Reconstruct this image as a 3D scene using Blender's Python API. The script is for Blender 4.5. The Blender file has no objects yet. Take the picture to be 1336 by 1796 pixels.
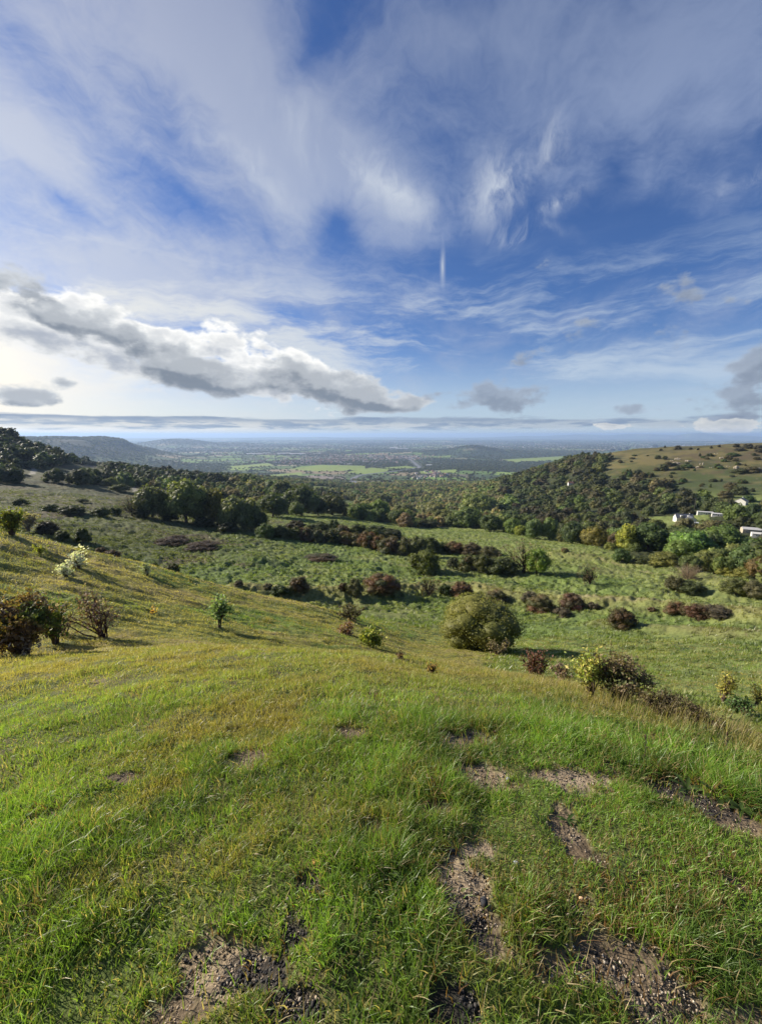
import bpy, bmesh, math, random
import numpy as np
from mathutils import Vector, Matrix
R = math.radians
scene = bpy.context.scene
COL = scene.collection
# ------------------------------------------------------------------ camera model (photo 1336 x 1796)
F, CX, CY, PITCH, CAMZ = 720.0, 668.0, 898.0, R(10.7), 1.6
CP, SP = math.cos(PITCH), math.sin(PITCH)
cam_d = bpy.data.cameras.new('camera')
cam = bpy.data.objects.new('camera', cam_d); COL.objects.link(cam)
cam.location = (0, 0, CAMZ); cam.rotation_euler = (R(90) - PITCH, 0, 0)
cam_d.sensor_fit = 'VERTICAL'; cam_d.sensor_height = 36; cam_d.lens = 36 * F / 1796
cam_d.clip_start = 0.05; cam_d.clip_end = 200000
scene.camera = cam
SUN_AZ, SUN_EL = R(-66), R(25)          # left of the view, a little ahead
SUN = Vector((math.sin(SUN_AZ) * math.cos(SUN_EL), math.cos(SUN_AZ) * math.cos(SUN_EL), math.sin(SUN_EL)))
sl = bpy.data.lights.new('sun', 'SUN'); sl.energy = 4.6; sl.angle = R(0.53); sl.color = (1, .90, .76)
so = bpy.data.objects.new('sun', sl); COL.objects.link(so); so.location = (0, 0, 60)
so.rotation_euler = SUN.to_track_quat('Z', 'Y').to_euler()
scene.view_settings.view_transform = 'Standard'
scene.view_settings.look = 'None'
scene.view_settings.exposure = 0.95
scene.view_settings.gamma = 1
try: scene.cycles.use_denoising = True
except Exception: pass
scene.cycles.max_bounces = 5; scene.cycles.diffuse_bounces = 2; scene.cycles.glossy_bounces = 2
scene.cycles.transmission_bounces = 3; scene.cycles.volume_bounces = 0; scene.cycles.transparent_max_bounces = 4
scene.cycles.use_adaptive_sampling = True; scene.cycles.adaptive_threshold = 0.02

def pix_dir(px, py):
    """azimuth and elevation of a sight line of the photograph"""
    dx, dy = px - CX, py - CY
    fwd = F * CP - dy * SP; dn = dy * CP + F * SP
    return math.atan2(dx, fwd), math.atan2(-dn, math.hypot(fwd, dx))

# ------------------------------------------------------------------ node helper
class NT:
    def __init__(s, tree): s.t = tree; s.n = tree.nodes; s.l = tree.links
    def new(s, typ, ins=None, **kw):
        nd = s.n.new(typ)
        for k, v in kw.items(): setattr(nd, k, v)
        for k, v in (ins or {}).items(): s.put(nd.inputs[k], v)
        return nd
    def put(s, sock, v):
        if isinstance(v, E): v = v.s
        if hasattr(v, 'is_output'): s.l.new(v, sock)
        else:
            if sock.type == 'RGBA' and not isinstance(v, (int, float)) and len(v) == 3: v = (*v, 1)
            sock.default_value = v
    def m(s, op, a, b=None, c=None, clamp=False):
        nd = s.new('ShaderNodeMath', operation=op, use_clamp=clamp)
        s.put(nd.inputs[0], a)
        if b is not None: s.put(nd.inputs[1], b)
        if c is not None: s.put(nd.inputs[2], c)
        return E(s, nd.outputs[0])
    def vm(s, op, a, b=None, out=0):
        nd = s.new('ShaderNodeVectorMath', operation=op)
        s.put(nd.inputs[0], a)
        if b is not None: s.put(nd.inputs['Scale'] if op == 'SCALE' else nd.inputs[1], b)
        return E(s, nd.outputs[out])
    def vec(s, x, y, z=0.0):
        return E(s, s.new('ShaderNodeCombineXYZ', {0: x, 1: y, 2: z}).outputs[0])
    def noise(s, v, scale=1.0, detail=4, rough=.5, dist=0.0, lac=2.0, dim='2D'):
        return E(s, s.new('ShaderNodeTexNoise', {'Vector': v, 'Scale': scale, 'Detail': detail, 'Roughness': rough, 'Distortion': dist, 'Lacunarity': lac}, noise_dimensions=dim).outputs[0])
    def mix(s, f, a, b, blend='MIX'):
        nd = s.new('ShaderNodeMix', data_type='RGBA', blend_type=blend, clamp_factor=True)
        s.put(nd.inputs[0], f); s.put(nd.inputs[6], a); s.put(nd.inputs[7], b)
        return E(s, nd.outputs[2])
    def ss(s, v, lo, hi, a=0.0, b=1.0):
        nd = s.new('ShaderNodeMapRange', interpolation_type='SMOOTHSTEP')
        for i, x in enumerate((v, lo, hi, a, b)): s.put(nd.inputs[i], x)
        return E(s, nd.outputs[0])
class E:
    def __init__(s, nt, sock): s.nt = nt; s.s = sock
    def __add__(s, o): return s.nt.m('ADD', s, o)
    __radd__ = __add__
    def __mul__(s, o): return s.nt.m('MULTIPLY', s, o)
    __rmul__ = __mul__
    def __sub__(s, o): return s.nt.m('SUBTRACT', s, o)
    def __rsub__(s, o): return s.nt.m('SUBTRACT', o, s)
    def __truediv__(s, o): return s.nt.m('DIVIDE', s, o)
    def __rtruediv__(s, o): return s.nt.m("DIVIDE", o, s)
    def clamp(s): return s.nt.m('ADD', s, 0.0, clamp=True)
    def mx(s, o): return s.nt.m('MAXIMUM', s, o)
    def mn(s, o): return s.nt.m('MINIMUM', s, o)
    def pw(s, o): return s.nt.m('POWER', s, o)
# ------------------------------------------------------------------ sky: Nishita plus procedural cloud layers placed by direction
def build_sky():
    w = bpy.data.worlds.new("World"); scene.world = w; w.use_nodes = True
    T = NT(w.node_tree); T.n.clear()
    out = T.new('ShaderNodeOutputWorld'); bg = T.new('ShaderNodeBackground')
    T.l.new(bg.outputs[0], out.inputs[0])
    STR = 0.1
    K = .53
    sky = T.new('ShaderNodeTexSky', sky_type='NISHITA', sun_disc=False, sun_elevation=SUN_EL, sun_rotation=SUN_AZ,
                altitude=250, air_density=1.0, dust_density=0.4, ozone_density=3.0)
    tc = T.new('ShaderNodeTexCoord')
    d = E(T, tc.outputs['Generated'])
    sx = T.new('ShaderNodeSeparateXYZ', {0: d}); x, y, z = (E(T, sx.outputs[i]) for i in range(3))
    zc = z.mx(0.004)
    az = T.m('ARCTAN2', x, y); el = T.m('ARCSINE', zc)
    T.put(sky.inputs[0], T.vec(x, y, zc)) if 'Vector' in sky.inputs else None
    ae = T.vec(az, el)
    # cirrus sheet: the dome flattened onto a high plane
    inv = 1.0 / (z.mx(0.0) + 0.16)
    px_, py_ = x * inv, y * inv
    P = T.vec(px_, py_)
    warp = T.new('ShaderNodeTexNoise', {'Vector': P, 'Scale': 0.9, 'Detail': 3, 'Roughness': .55}, noise_dimensions='2D')
    wv = T.vm('SUBTRACT', E(T, warp.outputs['Color']), (0.5, 0.5, 0.5))
    Pw = T.vm('ADD', P, T.vm('SCALE', wv, 0.55))
    warp2 = T.new('ShaderNodeTexNoise', {'Vector': ae, 'Scale': 3.2, 'Detail': 4, 'Roughness': .6}, noise_dimensions='2D')
    wv2 = T.vm('SUBTRACT', E(T, warp2.outputs['Color']), (0.5, 0.5, 0.5))
    def rotscale(v, ang, sxx, syy, loc=(0, 0, 0)):
        nd = T.new('ShaderNodeMapping', {'Vector': v, 'Rotation': (0, 0, ang), 'Scale': (sxx, syy, 1), 'Location': loc})
        return E(T, nd.outputs[0])
    def blob(pxc, pyc, wpx, hpx, rot=0.0, tex='QUADRATIC_SPHERE', src=None):
        """soft spot: centre and half-sizes measured on the photo, turned into azimuth/elevation"""
        a, e = pix_dir(pxc, pyc)
        a1, _ = pix_dir(pxc + 1, pyc); _, e1 = pix_dir(pxc, pyc - 1)
        nd = T.new('ShaderNodeMapping', {'Vector': ae if src is None else src, 'Rotation': (0, 0, R(rot)), 'Scale': (wpx * (a1 - a), hpx * (e1 - e), 1), 'Location': (a, e, 0)}, vector_type='TEXTURE')
        g = T.new('ShaderNodeTexGradient', {0: nd.outputs[0]}, gradient_type=tex)
        return E(T, g.outputs[1])
    n_str = T.noise(rotscale(Pw, R(38), 2.6, 1.1), 1.1, 8, .64)
    n_str2 = T.noise(rotscale(T.vm('ADD', ae, T.vm('SCALE', wv2, 0.22)), R(34), 1.0, 2.3, (3, 7, 0)), 3.6, 9, .68)
    n_soft = T.noise(rotscale(Pw, 0, 1, 1, (5, 1, 2)), 1.6, 8, .62)
    # where the veil is thick, where the blue shows
    veil = (blob(90, 330, 720, 330, -30) * 1.0 + blob(430, 190, 620, 380, -35) * 1.05 + blob(660, 330, 330, 200, -25) * .9
            + blob(250, 520, 620, 150, -4) * .55 + blob(150, 0, 520, 300) * .45
            + blob(1180, 120, 760, 460, 10) * 1.0 + blob(830, 60, 380, 260) * .75 + blob(1290, 350, 260, 120, 8) * .35)
    hole = (blob(590, 400, 110, 130, 10) * 1.2 + blob(1110, 440, 420, 110, 3) * 1.3 + blob(840, 455, 240, 80, 0) * 1.1
            + blob(545, 90, 150, 110, 40) * .7 + blob(110, 350, 240, 70, -28) * .8 + blob(1080, 300, 60, 120, 20) * .35
            + blob(1040, 400, 200, 120, 0) * .5 + blob(330, 345, 180, 50, -28) * .25)
    nmix = n_str * .26 + n_str2 * .44 + n_soft * .40
    cir = ((veil - hole) * 1.05 + (nmix - .53) * 3.0 + .22)
    cir = T.ss(cir, 0.0, 1.25)
    # brighter tufts
    wa = T.vm('ADD', ae, T.vm('SCALE', wv2, 0.17))
    wb = T.vm('ADD', ae, T.vm('SCALE', wv2, 0.08))
    fib = T.noise(rotscale(wa, R(50), 3.2, 1.5), 3.0, 9, .70)
    tuft = (blob(865, 330, 120, 120, 30, src=wb) * 1.35 + blob(905, 420, 110, 28, -18, src=wa) * 1.1 + blob(680, 350, 150, 70, -35, src=wa) * .8
            + blob(985, 245, 60, 130, 10, src=wa) * .7 + blob(960, 385, 110, 32, 14, src=wa) * 1.0 + blob(1330, 330, 150, 40, 18, src=wa) * .6
            + blob(430, 300, 240, 90, -30, src=wa) * .45 + blob(560, 250, 260, 120, -30, src=wa) * .35)
    tuft = tuft * T.ss(fib, .36, .66)
    trail = blob(774, 468, 8, 56, 4, src=T.vm('ADD', ae, T.vm('SCALE', wv2, 0.02))) * .7
    # thin level bands low in the sky
    bandn = T.noise(rotscale(T.vm('ADD', ae, T.vm('SCALE', wv2, 0.07)), R(-3), 2.6, 14.0), 1.0, 9, .66, .2)
    bm = T.ss(el, R(2), R(8)) * T.ss(el, R(23), R(13))
    bands = T.ss(bandn, .40, .68) * bm * .85
    lowhaze = T.ss(el, R(13), R(0)) * .66
    veilcol = T.mix(T.ss(az, R(-62), R(20)), (7.6, 7.8, 8.2), (3.2, 4.0, 5.9))
    greycol = T.mix(T.ss(az, R(-60), R(25)), (4.3, 4.7, 6.2), (1.6, 2.1, 3.5))
    topness = T.ss(el, R(22), R(48))
    vcol = T.mix(topness * .8, veilcol, greycol)
    vcol = T.mix((tuft * .8).clamp(), vcol, (6.6, 7.0, 7.5))
    # deepen the clear blue a little (polarised autumn sky seen away from the sun)
    skyc = T.mix(1.0, E(T, sky.outputs[0]), (0.56, 0.74, 1.10), 'MULTIPLY')
    c = T.mix((cir * .80).clamp(), skyc, vcol)
    c = T.mix((tuft * .62).clamp(), c, (6.6, 7.2, 8.0))
    c = T.mix(trail.clamp(), c, (6.5, 7.0, 7.6))
    bandcol = T.mix(T.ss(az, R(-40), R(30)), (8.6, 8.6, 8.2), (4.6, 5.6, 7.0))
    c = T.mix((bands).clamp(), c, bandcol)
    glow = blob(-120, 640, 620, 330, 0)
    c = T.mix((glow * 1.6).clamp(), c, (10.8, 10.3, 9.2))
    c = T.mix(lowhaze, c, T.mix(T.ss(az, R(-38), R(12)), (10.6, 9.8, 8.3), (6.2, 7.4, 8.4)))
    # cumulus: billowy noise cut by a mask, lit from the sun's side
    def cumulus(c, maskf, off, scale, lit, dark, gain=1.0, soft=.10, seed=0.0, mk=1.2):
        mask = maskf(ae); mask2 = maskf(T.vm('ADD', ae, (off[0], off[1] / 1.75, 0)))
        sh = T.vec(az * 1.0 + seed, el * 1.75)
        sh2 = T.vm('ADD', sh, (off[0], off[1], 0))
        w1 = T.noise(sh, scale * .6, 2, .5)
        vor = E(T, T.new('ShaderNodeTexVoronoi', {'Vector': T.vm('ADD', sh, T.vm('SCALE', wv2, 0.10)), 'Scale': scale * 1.9, 'Detail': 1, 'Roughness': .5}, feature='F1', voronoi_dimensions='2D').outputs['Distance'])
        d1 = (T.noise(sh, scale, 8, .62) - .5) * 2.6 + (.42 - vor) * .55 + mask.mn(.85) * mk
        a = T.ss(d1, .36, .36 + soft) * T.ss(mask, .0, .12)
        thick = T.ss(d1, 1.25, .45)
        lum = T.ss((T.noise(sh, scale, 4, .6) - T.noise(sh2, scale, 4, .6)) * 2.0 + (mask - mask2) * .9, -.12, .42)
        edge = T.ss(d1, .75, .36)           # thin rims glow
        lum = (lum * .55 + thick * .6).clamp()
        return T.mix((a * gain).clamp(), c, T.mix(lum, dark, lit)), a
    OFF = (-.012, .055)
    # horizon stratus line
    hb = (blob(620, 744, 1300, 17, 0, 'SPHERICAL') * .75 + blob(300, 740, 420, 13, 0, 'SPHERICAL') * .35 + blob(770, 738, 230, 14, 0, 'SPHERICAL') * .4)
    n = T.noise(rotscale(ae, 0, 7, 70), 1.0, 6, .6)
    a = T.ss(n * .9 + hb, .72, .98)
    c = T.mix((a * .92).clamp(), c, T.mix(T.ss(n, .35, .62), (3.2, 3.9, 4.9), (2.2, 3.0, 4.3)))
    hl = T.ss(el, R(2.1), R(1.2)) * T.ss(el, R(.35), R(.8))
    n2 = T.noise(rotscale(ae, 0, 11, 80, (3, 3, 0)), 1.0, 6, .6)
    c = T.mix((hl * T.ss(n2, .42, .6) * .75).clamp(), c, T.mix(T.ss(az, R(-40), R(25)), (9.4, 9.0, 7.9), (5.6, 6.2, 6.6)))
    S = 'SPHERICAL'; blob_ = lambda a, b, w, h, rot=0, tex='SPHERICAL', src=None: blob(a, b, w, h, rot, tex, src)
    def bank(q):
      def blob(*a): return blob_(*a, src=q)
      return (blob(60, 560, 330, 110, -20, S) * .85 + blob(200, 590, 190, 90, -15, S) * .9 + blob(400, 630, 190, 75, -8, S) * 1.0 + blob(540, 655, 160, 80, -12, S) * 1.0 + blob(300, 640, 240, 60, -14, S) * .8)
    c, _ = cumulus(c, bank, OFF, 7.5, (10.6, 10.5, 10.1), (4.2, 4.6, 5.3), .95, .40)
    def body(q):
      def blob(*a): return blob_(*a, src=q)
      return (blob(20, 505, 190, 60, -16, S) * 1.0 + blob(85, 560, 80, 40, -24, S) * .6 + blob(285, 628, 190, 66, -20, S) * 1.15 + blob(420, 672, 130, 42, -6, S) * .9 + blob(590, 680, 190, 50, -10, S) * 1.2
            + blob(690, 704, 90, 26, -8, S) * 1.1 + blob(40, 692, 120, 24, 0, S) * .9 + blob(110, 672, 60, 16, 0, S) * .6)
    c, _ = cumulus(c, body, OFF, 8.0, (6.4, 6.7, 7.0), (2.1, 2.5, 3.1), .97, .5, 2.0, 1.55)
    def sm(q):
      def blob(*a): return blob_(*a, src=q)
      return (blob(872, 697, 80, 50, -8, S) * 1.0 + blob(940, 688, 50, 30, 0, S) * .8 + blob(800, 715, 40, 12, 0, S) * .5 + blob(1118, 718, 50, 18, 0, S) * .8
          + blob(1300, 690, 130, 70, 8, S) * .95 + blob(1340, 615, 90, 50, 0, S) * .85 + blob(1000, 575, 80, 60, 0, S) * .55 + blob(910, 632, 40, 26, 0, S) * .5 + blob(1200, 520, 150, 60, 0, S) * .5 + blob(1160, 600, 60, 46, 0, S) * .45 + blob(975, 465, 50, 40, 0, S) * .35
          + blob(770, 690, 60, 14, 0, S) * .6 + blob(1290, 735, 70, 14, 0, S) * .5)
    c, _ = cumulus(c, sm, (-.01, .03), 11.0, (3.9, 4.5, 5.4), (2.2, 2.6, 3.4), .80, .6, 4.0, 1.5)
    br = lambda q: blob(1285, 748, 110, 22, 0, S, q) * .95 + blob(1075, 749, 60, 9, 0, S, q) * .8
    c, _ = cumulus(c, br, (-.004, -.012), 14.0, (8.2, 8.1, 7.6), (5.0, 5.3, 5.6), .9, .2, 9.0)
    c = T.vm('SCALE', c, K)
    T.put(bg.inputs[0], c); bg.inputs[1].default_value = STR
    w.cycles.sampling_method = 'MANUAL'; w.cycles.sample_map_resolution = 512
build_sky()
# ------------------------------------------------------------------ numpy noise
def _hash(ix, iy, seed):
    h = (ix.astype(np.int64) * 374761393 + iy.astype(np.int64) * 668265263 + seed * 974711) & 0xFFFFFFFF
    h = ((h ^ (h >> 13)) * 1274126177) & 0xFFFFFFFF
    h = h ^ (h >> 16)
    return (h & 0xFFFF).astype(np.float64) / 65535.0
def vnoise(x, y, seed=0):
    x = np.asarray(x, float); y = np.asarray(y, float)
    ix = np.floor(x); iy = np.floor(y); fx = x - ix; fy = y - iy
    u = fx * fx * fx * (fx * (fx * 6 - 15) + 10); v = fy * fy * fy * (fy * (fy * 6 - 15) + 10)
    a = _hash(ix, iy, seed); b = _hash(ix + 1, iy, seed); c = _hash(ix, iy + 1, seed); d = _hash(ix + 1, iy + 1, seed)
    return (a + (b - a) * u) * (1 - v) + (c + (d - c) * u) * v
def fbm(x, y, wl, octs=4, seed=0, gain=.5):
    """roughly -1..1"""
    s = 0; amp = 1; tot = 0
    c, sn = math.cos(.6), math.sin(.6)
    x = np.asarray(x, float) / wl; y = np.asarray(y, float) / wl
    for o in range(octs):
        s = s + amp * (vnoise(x, y, seed + o * 17) * 2 - 1); tot += amp
        x, y = (c * x - sn * y) * 2.03 + 13.7, (sn * x + c * y) * 2.03 + 5.1; amp *= gain
    return s / tot * 1.6
def sstep(x, a, b):
    t = np.clip((x - a) / (b - a), 0, 1); return t * t * (3 - 2 * t)
def pchip(xk, yk, xq):
    """monotone cubic through (xk, yk[..., k]) at xq"""
    xk = np.asarray(xk, float); yk = np.asarray(yk, float)
    h = np.diff(xk); dlt = np.diff(yk, axis=-1) / h
    m = np.zeros_like(yk)
    a, b = dlt[..., :-1], dlt[..., 1:]
    w1 = 2 * h[1:] + h[:-1]; w2 = h[1:] + 2 * h[:-1]
    with np.errstate(divide='ignore', invalid='ignore'):
        hm = (w1 + w2) / (w1 / a + w2 / b)
    m[..., 1:-1] = np.where(a * b > 0, hm, 0) * .5 + .5 * (a * h[1:] + b * h[:-1]) / (h[1:] + h[:-1])
    m[..., 0] = dlt[..., 0]; m[..., -1] = dlt[..., -1]
    i = np.clip(np.searchsorted(xk, xq) - 1, 0, len(xk) - 2)
    t = (xq - xk[i]) / h[i]; t2 = t * t; t3 = t2 * t
    return (yk[..., i] * (2 * t3 - 3 * t2 + 1) + yk[..., i + 1] * (3 * t2 - 2 * t3) + m[..., i] * h[i] * (t3 - 2 * t2 + t) + m[..., i + 1] * h[i] * (t3 - t2))

# ------------------------------------------------------------------ the escarpment: height profiles outward from the viewpoint
RK = [12, 20, 30, 45, 65, 90, 130, 180, 250, 350, 480, 650, 900, 1300]
COLS = {   # nominal photo column : row of the ground at each distance above
 -230: [1120, 985, 895, 940, 950, 920, 885, 855, 830, 795, 742, 730, 750, 790],
 0:    [1135, 1015, 925, 975, 980, 945, 906, 872, 848, 820, 768, 760, 785, 805],
 150:  [1125, 1030, 965, 1012, 1008, 965, 918, 882, 858, 838, 818, 812, 815, 818],
 300:  [1125, 1060, 1003, 1045, 1032, 985, 937, 902, 876, 852, 838, 832, 832, 832],
 450:  [1138, 1085, 1040, 1070, 1036, 990, 946, 915, 892, 870, 852, 846, 842, 838],
 600:  [1152, 1110, 1078, 1082, 1040, 1000, 957, 927, 906, 893, 882, 870, 858, 848],
 750:  [1167, 1150, 1125, 1090, 1050, 1010, 967, 940, 922, 912, 900, 882, 864, 850],
 900:  [1190, 1168, 1138, 1105, 1060, 1015, 972, 946, 926, 905, 880, 845, 838, 848],
 1050: [1218, 1188, 1148, 1108, 1060, 1022, 980, 952, 925, 890, 843, 797, 800, 835],
 1200: [1255, 1200, 1154, 1114, 1068, 1030, 988, 957, 925, 880, 832, 787, 792, 820],
 1336: [1292, 1215, 1162, 1120, 1076, 1037, 998, 962, 925, 878, 828, 783, 785, 812],
 1570: [1330, 1235, 1175, 1128, 1085, 1045, 1010, 968, 925, 872, 822, 777, 775, 800]}
RN = [0.3, 1, 2, 4, 7]
NEAR = {   # ground height relative to the foot of the viewpoint at 1, 2, 4, 7 m
 -230: [0, 0, -.16, -.62, -1.45], 0: [0, 0, -.18, -.68, -1.55], 150: [0, 0, -.20, -.75, -1.7], 300: [0, 0, -.20, -.8, -1.9], 450: [0, 0, -.20, -.88, -2.1],
 600: [0, 0, -.20, -.92, -2.35], 750: [0, 0, -.20, -.98, -2.5], 900: [0, 0, -.2, -.98, -2.6], 1050: [0, 0, -.17, -.88, -2.55], 1200: [0, 0, -.15, -.78, -2.5],
 1336: [0, 0, -.12, -.72, -2.75], 1570: [0, 0, -.10, -.66, -3.0]}
RALL = RN + RK
azk, Q = [], []
for c in COLS:
    a = math.atan((c - CX) / 700.0)
    row = [(NEAR[c][k] - CAMZ) / (RN[k] + 6) for k in range(5)]
    for r, y in zip(RK, COLS[c]):
        dy = y - CY; fwd = F * CP - dy * SP; dn = dy * CP + F * SP
        row.append(-dn * math.cos(a) / fwd * r / (r + 6))
    azk.append(a); Q.append(row)
flat = [-CAMZ / (r + 6) + (0.004 * (r > 400)) for r in RALL]
mid = lambda q, f: [(a * (1 - f) + b * f) for a, b in zip(q, flat)]
q0, q1 = Q[0], Q[-1]
azk = [-R(180), -R(120), -R(80)] + azk + [R(80), R(120), R(180)]
Q = [flat, mid(q0, .6), mid(q0, .15)] + Q + [mid(q1, .1), mid(q1, .6), flat]
azk = np.array(azk); Q = np.array(Q)
AZG = np.linspace(-math.pi, math.pi, 1441); LG = np.linspace(math.log(.3), math.log(1300), 420)
G = pchip(np.log(RALL), Q, LG)                       # (az knots, lr)
G = pchip(azk, G.T, AZG).T                            # (az grid, lr)
def blur(A, n, ax):
    k = np.hanning(n + 2)[1:-1]; k /= k.sum()
    return np.apply_along_axis(lambda v: np.convolve(np.pad(v, n // 2, mode='edge'), k, 'valid'), ax, A)
G = blur(blur(G, 7, 1), 19, 0)

# distant hills: (photo column, distance, height, half width across m, half depth m)
HILLS = [(20, 4200, 240, 700, 900), (90, 4250, 235, 420, 800), (160, 4300, 230, 330, 700), (222, 4500, 120, 330, 500), (-200, 4200, 230, 900, 900), (110, 3300, 60, 600, 500),
         (312, 8700, 150, 640, 900), (400, 8900, 70, 700, 900), (832, 5300, 96, 330, 420), (780, 5250, 40, 420, 420), (890, 5400, 38, 320, 400), (930, 5600, 16, 500, 500),
         (560, 24000, 95, 900, 1500), (500, 25000, 70, 3500, 2500), (420, 23000, 40, 3500, 2500), (660, 26000, 55, 3000, 2500), (820, 21000, 42, 350, 600),
         (1225, 30000, 300, 1300, 1500), (1120, 31000, 265, 2200, 1500), (1020, 31000, 215, 2600, 1500), (1290, 30000, 150, 1500, 1500), (930, 30500, 120, 2600, 1500),
         (1400, 30000, 120, 3000, 1500), (250, 21000, 60, 5000, 2000), (1336, 15000, 25, 3000, 1000), (700, 14000, 22, 3000, 900)]
VALE = -230.0
def coarse(x, y):
    r = np.hypot(x, y); az = np.arctan2(x, y)
    rc = np.clip(r, .3, 1300)
    u = (az + math.pi) / (2 * math.pi) * 1440; v = (np.log(rc) - LG[0]) / (LG[-1] - LG[0]) * 419
    i = np.clip(u.astype(int), 0, 1439); j = np.clip(v.astype(int), 0, 418); fu = u - i; fv = v - j
    q = (G[i, j] * (1 - fu) + G[i + 1, j] * fu) * (1 - fv) + (G[i, j + 1] * (1 - fu) + G[i + 1, j + 1] * fu) * fv
    z = q * (rc + 6) + CAMZ
    back = sstep(np.abs(az), R(62), R(120))
    vz = VALE + back * 225
    # beyond the escarpment the ground drops into the vale
    e = math.e ** (-(np.maximum(r - 1300, 0) / 560.0) ** 1.15)
    z = np.where(r > 1300, vz + (z - vz) * e, z)
    return z, r, az
def hills(x, y):
    s = 0
    for (c, d, h, w, dp) in HILLS:
        a = math.atan((c - CX) / 732.0); cx, cy = math.sin(a) * d, math.cos(a) * d
        if c > 1500: continue
        dx, dy = x - cx, y - cy
        lat = dx * math.cos(a) - dy * math.sin(a); dep = dx * math.sin(a) + dy * math.cos(a)
        g = np.exp(-((lat / w) ** 2 + (dep / dp) ** 2) * .8)
        s = np.maximum(s, h * g) + .12 * np.minimum(s, h * g)
    return np.where(s > 190, 190 + 22 * np.tanh((s - 190) / 60.0), s) * (np.hypot(x, y) < 9000) + s * (np.hypot(x, y) >= 9000)
BANKS = []       # filled below: (polyline world xy, height, width)
def seg_dist(x, y, pts):
    best = np.full(np.shape(x), 1e9); sd = np.zeros(np.shape(x))
    for (x0, y0), (x1, y1) in zip(pts[:-1], pts[1:]):
        dx, dy = x1 - x0, y1 - y0; L2 = dx * dx + dy * dy
        t = np.clip(((x - x0) * dx + (y - y0) * dy) / L2, 0, 1)
        ex, ey = x - x0 - t * dx, y - y0 - t * dy; d = np.hypot(ex, ey)
        s = np.sign(dx * ey - dy * ex)
        m = d < best; best = np.where(m, d, best); sd = np.where(m, s * d, sd)
    return best, sd
def to_pix(x, y, z):
    """where a ground point sits on the photograph (only used to look up where patches lie)"""
    Z = z - CAMZ; fw = y * CP - Z * SP; up = y * SP + Z * CP
    fw = np.maximum(fw, 1e-3)
    return CX + F * x / fw, CY - F * up / fw
def height(x, y, fine=True):
    x = np.asarray(x, float); y = np.asarray(y, float)
    z, r, az = coarse(x, y)
    far = sstep(r, 1500, 2600)
    hl = hills(x, y)
    z = z + far * (hl * (1 + .10 * fbm(x, y, 900, 4, 5)) + fbm(x, y, 1500, 3, 8) * 5)
    z = z - far * sstep(r, 33000, 42000) * 60
    mid_ = sstep(r, 60, 140) * (1 - far)
    z = z + mid_ * fbm(x, y, 60, 3, 21) * 1.1 + sstep(r, 260, 500) * (1 - far) * fbm(x, y, 170, 3, 22) * 4.0
    z = z + sstep(r, 10, 30) * (1 - mid_) * fbm(x, y, 9, 3, 31) * .22 * (1 - far)
    for (pts, h, w, kind) in BANKS:
        b, sd = seg_dist(x, y, pts)
        if kind == 'ridge': z = z + h * np.exp(-(b / w) ** 2)
        else: z = z + h * (sstep(sd, -w, w) - .5) * np.exp(-(b / (w * 5)) ** 2)
    if fine:
        # tussocks, terracettes
        tus = np.abs(fbm(x * 1.0, y * 1.0, 1.5, 3, 41)) 
        z = z + sstep(r, 38, 60) * (1 - sstep(r, 260, 420)) * (.30 - tus * .62) * .95
        sp = sstep(r, 7, 14) * (1 - sstep(r, 40, 60))
        z = z + sp * ((.25 - np.abs(fbm(x * .6, y * 1.35, 1.0, 3, 51))) * .18)
        nr = 1 - sstep(r, 7, 14)
        z = z + nr * (fbm(x, y, .9, 4, 61) * .045 + fbm(x, y, .22, 2, 62) * .010) * sstep(r, .3, 1.0)
        z = z + sstep(r, 45, 90) * (1 - sstep(r, 300, 500)) * (.2 - np.abs(fbm(x, y, 5.0, 3, 43))) * .5
    return z
def hit(px, py, rmin=.5, rmax=40000):
    """first ground point along a sight line of the photograph, searched outward from rmin"""
    a, e = pix_dir(px, py)
    rs = np.exp(np.linspace(math.log(rmin), math.log(rmax), 6000))
    zz = height(np.sin(a) * rs, np.cos(a) * rs, False) - CAMZ - math.tan(e) * rs
    k = np.argmax(zz > 0)
    if zz[0] > 0 or k == 0: k = max(k, 1)
    t = zz[k - 1] / (zz[k - 1] - zz[k]) if zz[k] != zz[k - 1] else 0
    r = rs[k - 1] + (rs[k] - rs[k - 1]) * min(max(t, 0), 1)
    return math.sin(a) * r, math.cos(a) * r, r
def hz(x, y, fine=True): return float(height(np.array([x]), np.array([y]), fine)[0])
for pts, h, w, kind, rm in [
    ([(430, 1040), (560, 1046), (640, 1044), (740, 1040), (830, 1036), (900, 1058), (1000, 1062), (1100, 1068), (1200, 1080), (1336, 1094)], 1.6, 3.2, 'ridge', 48),
    ([(1060, 1100), (1180, 1112), (1336, 1120)], .8, 2.2, 'ridge', 34),
    ([(700, 1002), (800, 1004), (900, 1012), (1000, 1030), (1120, 1040), (1336, 1050)], -1.0, 4.0, 'ridge', 60),
    ([(980, 975), (1070, 985), (1180, 1000), (1336, 1040)], 1.4, 4.0, 'ridge', 60),
    ([(150, 905), (300, 945), (450, 985)], 1.2, 5, 'ridge', 60),
    ]:
    P_ = [hit(px, py, rm)[:2] for px, py in pts]
    BANKS.append((P_, h, w, kind))
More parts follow.
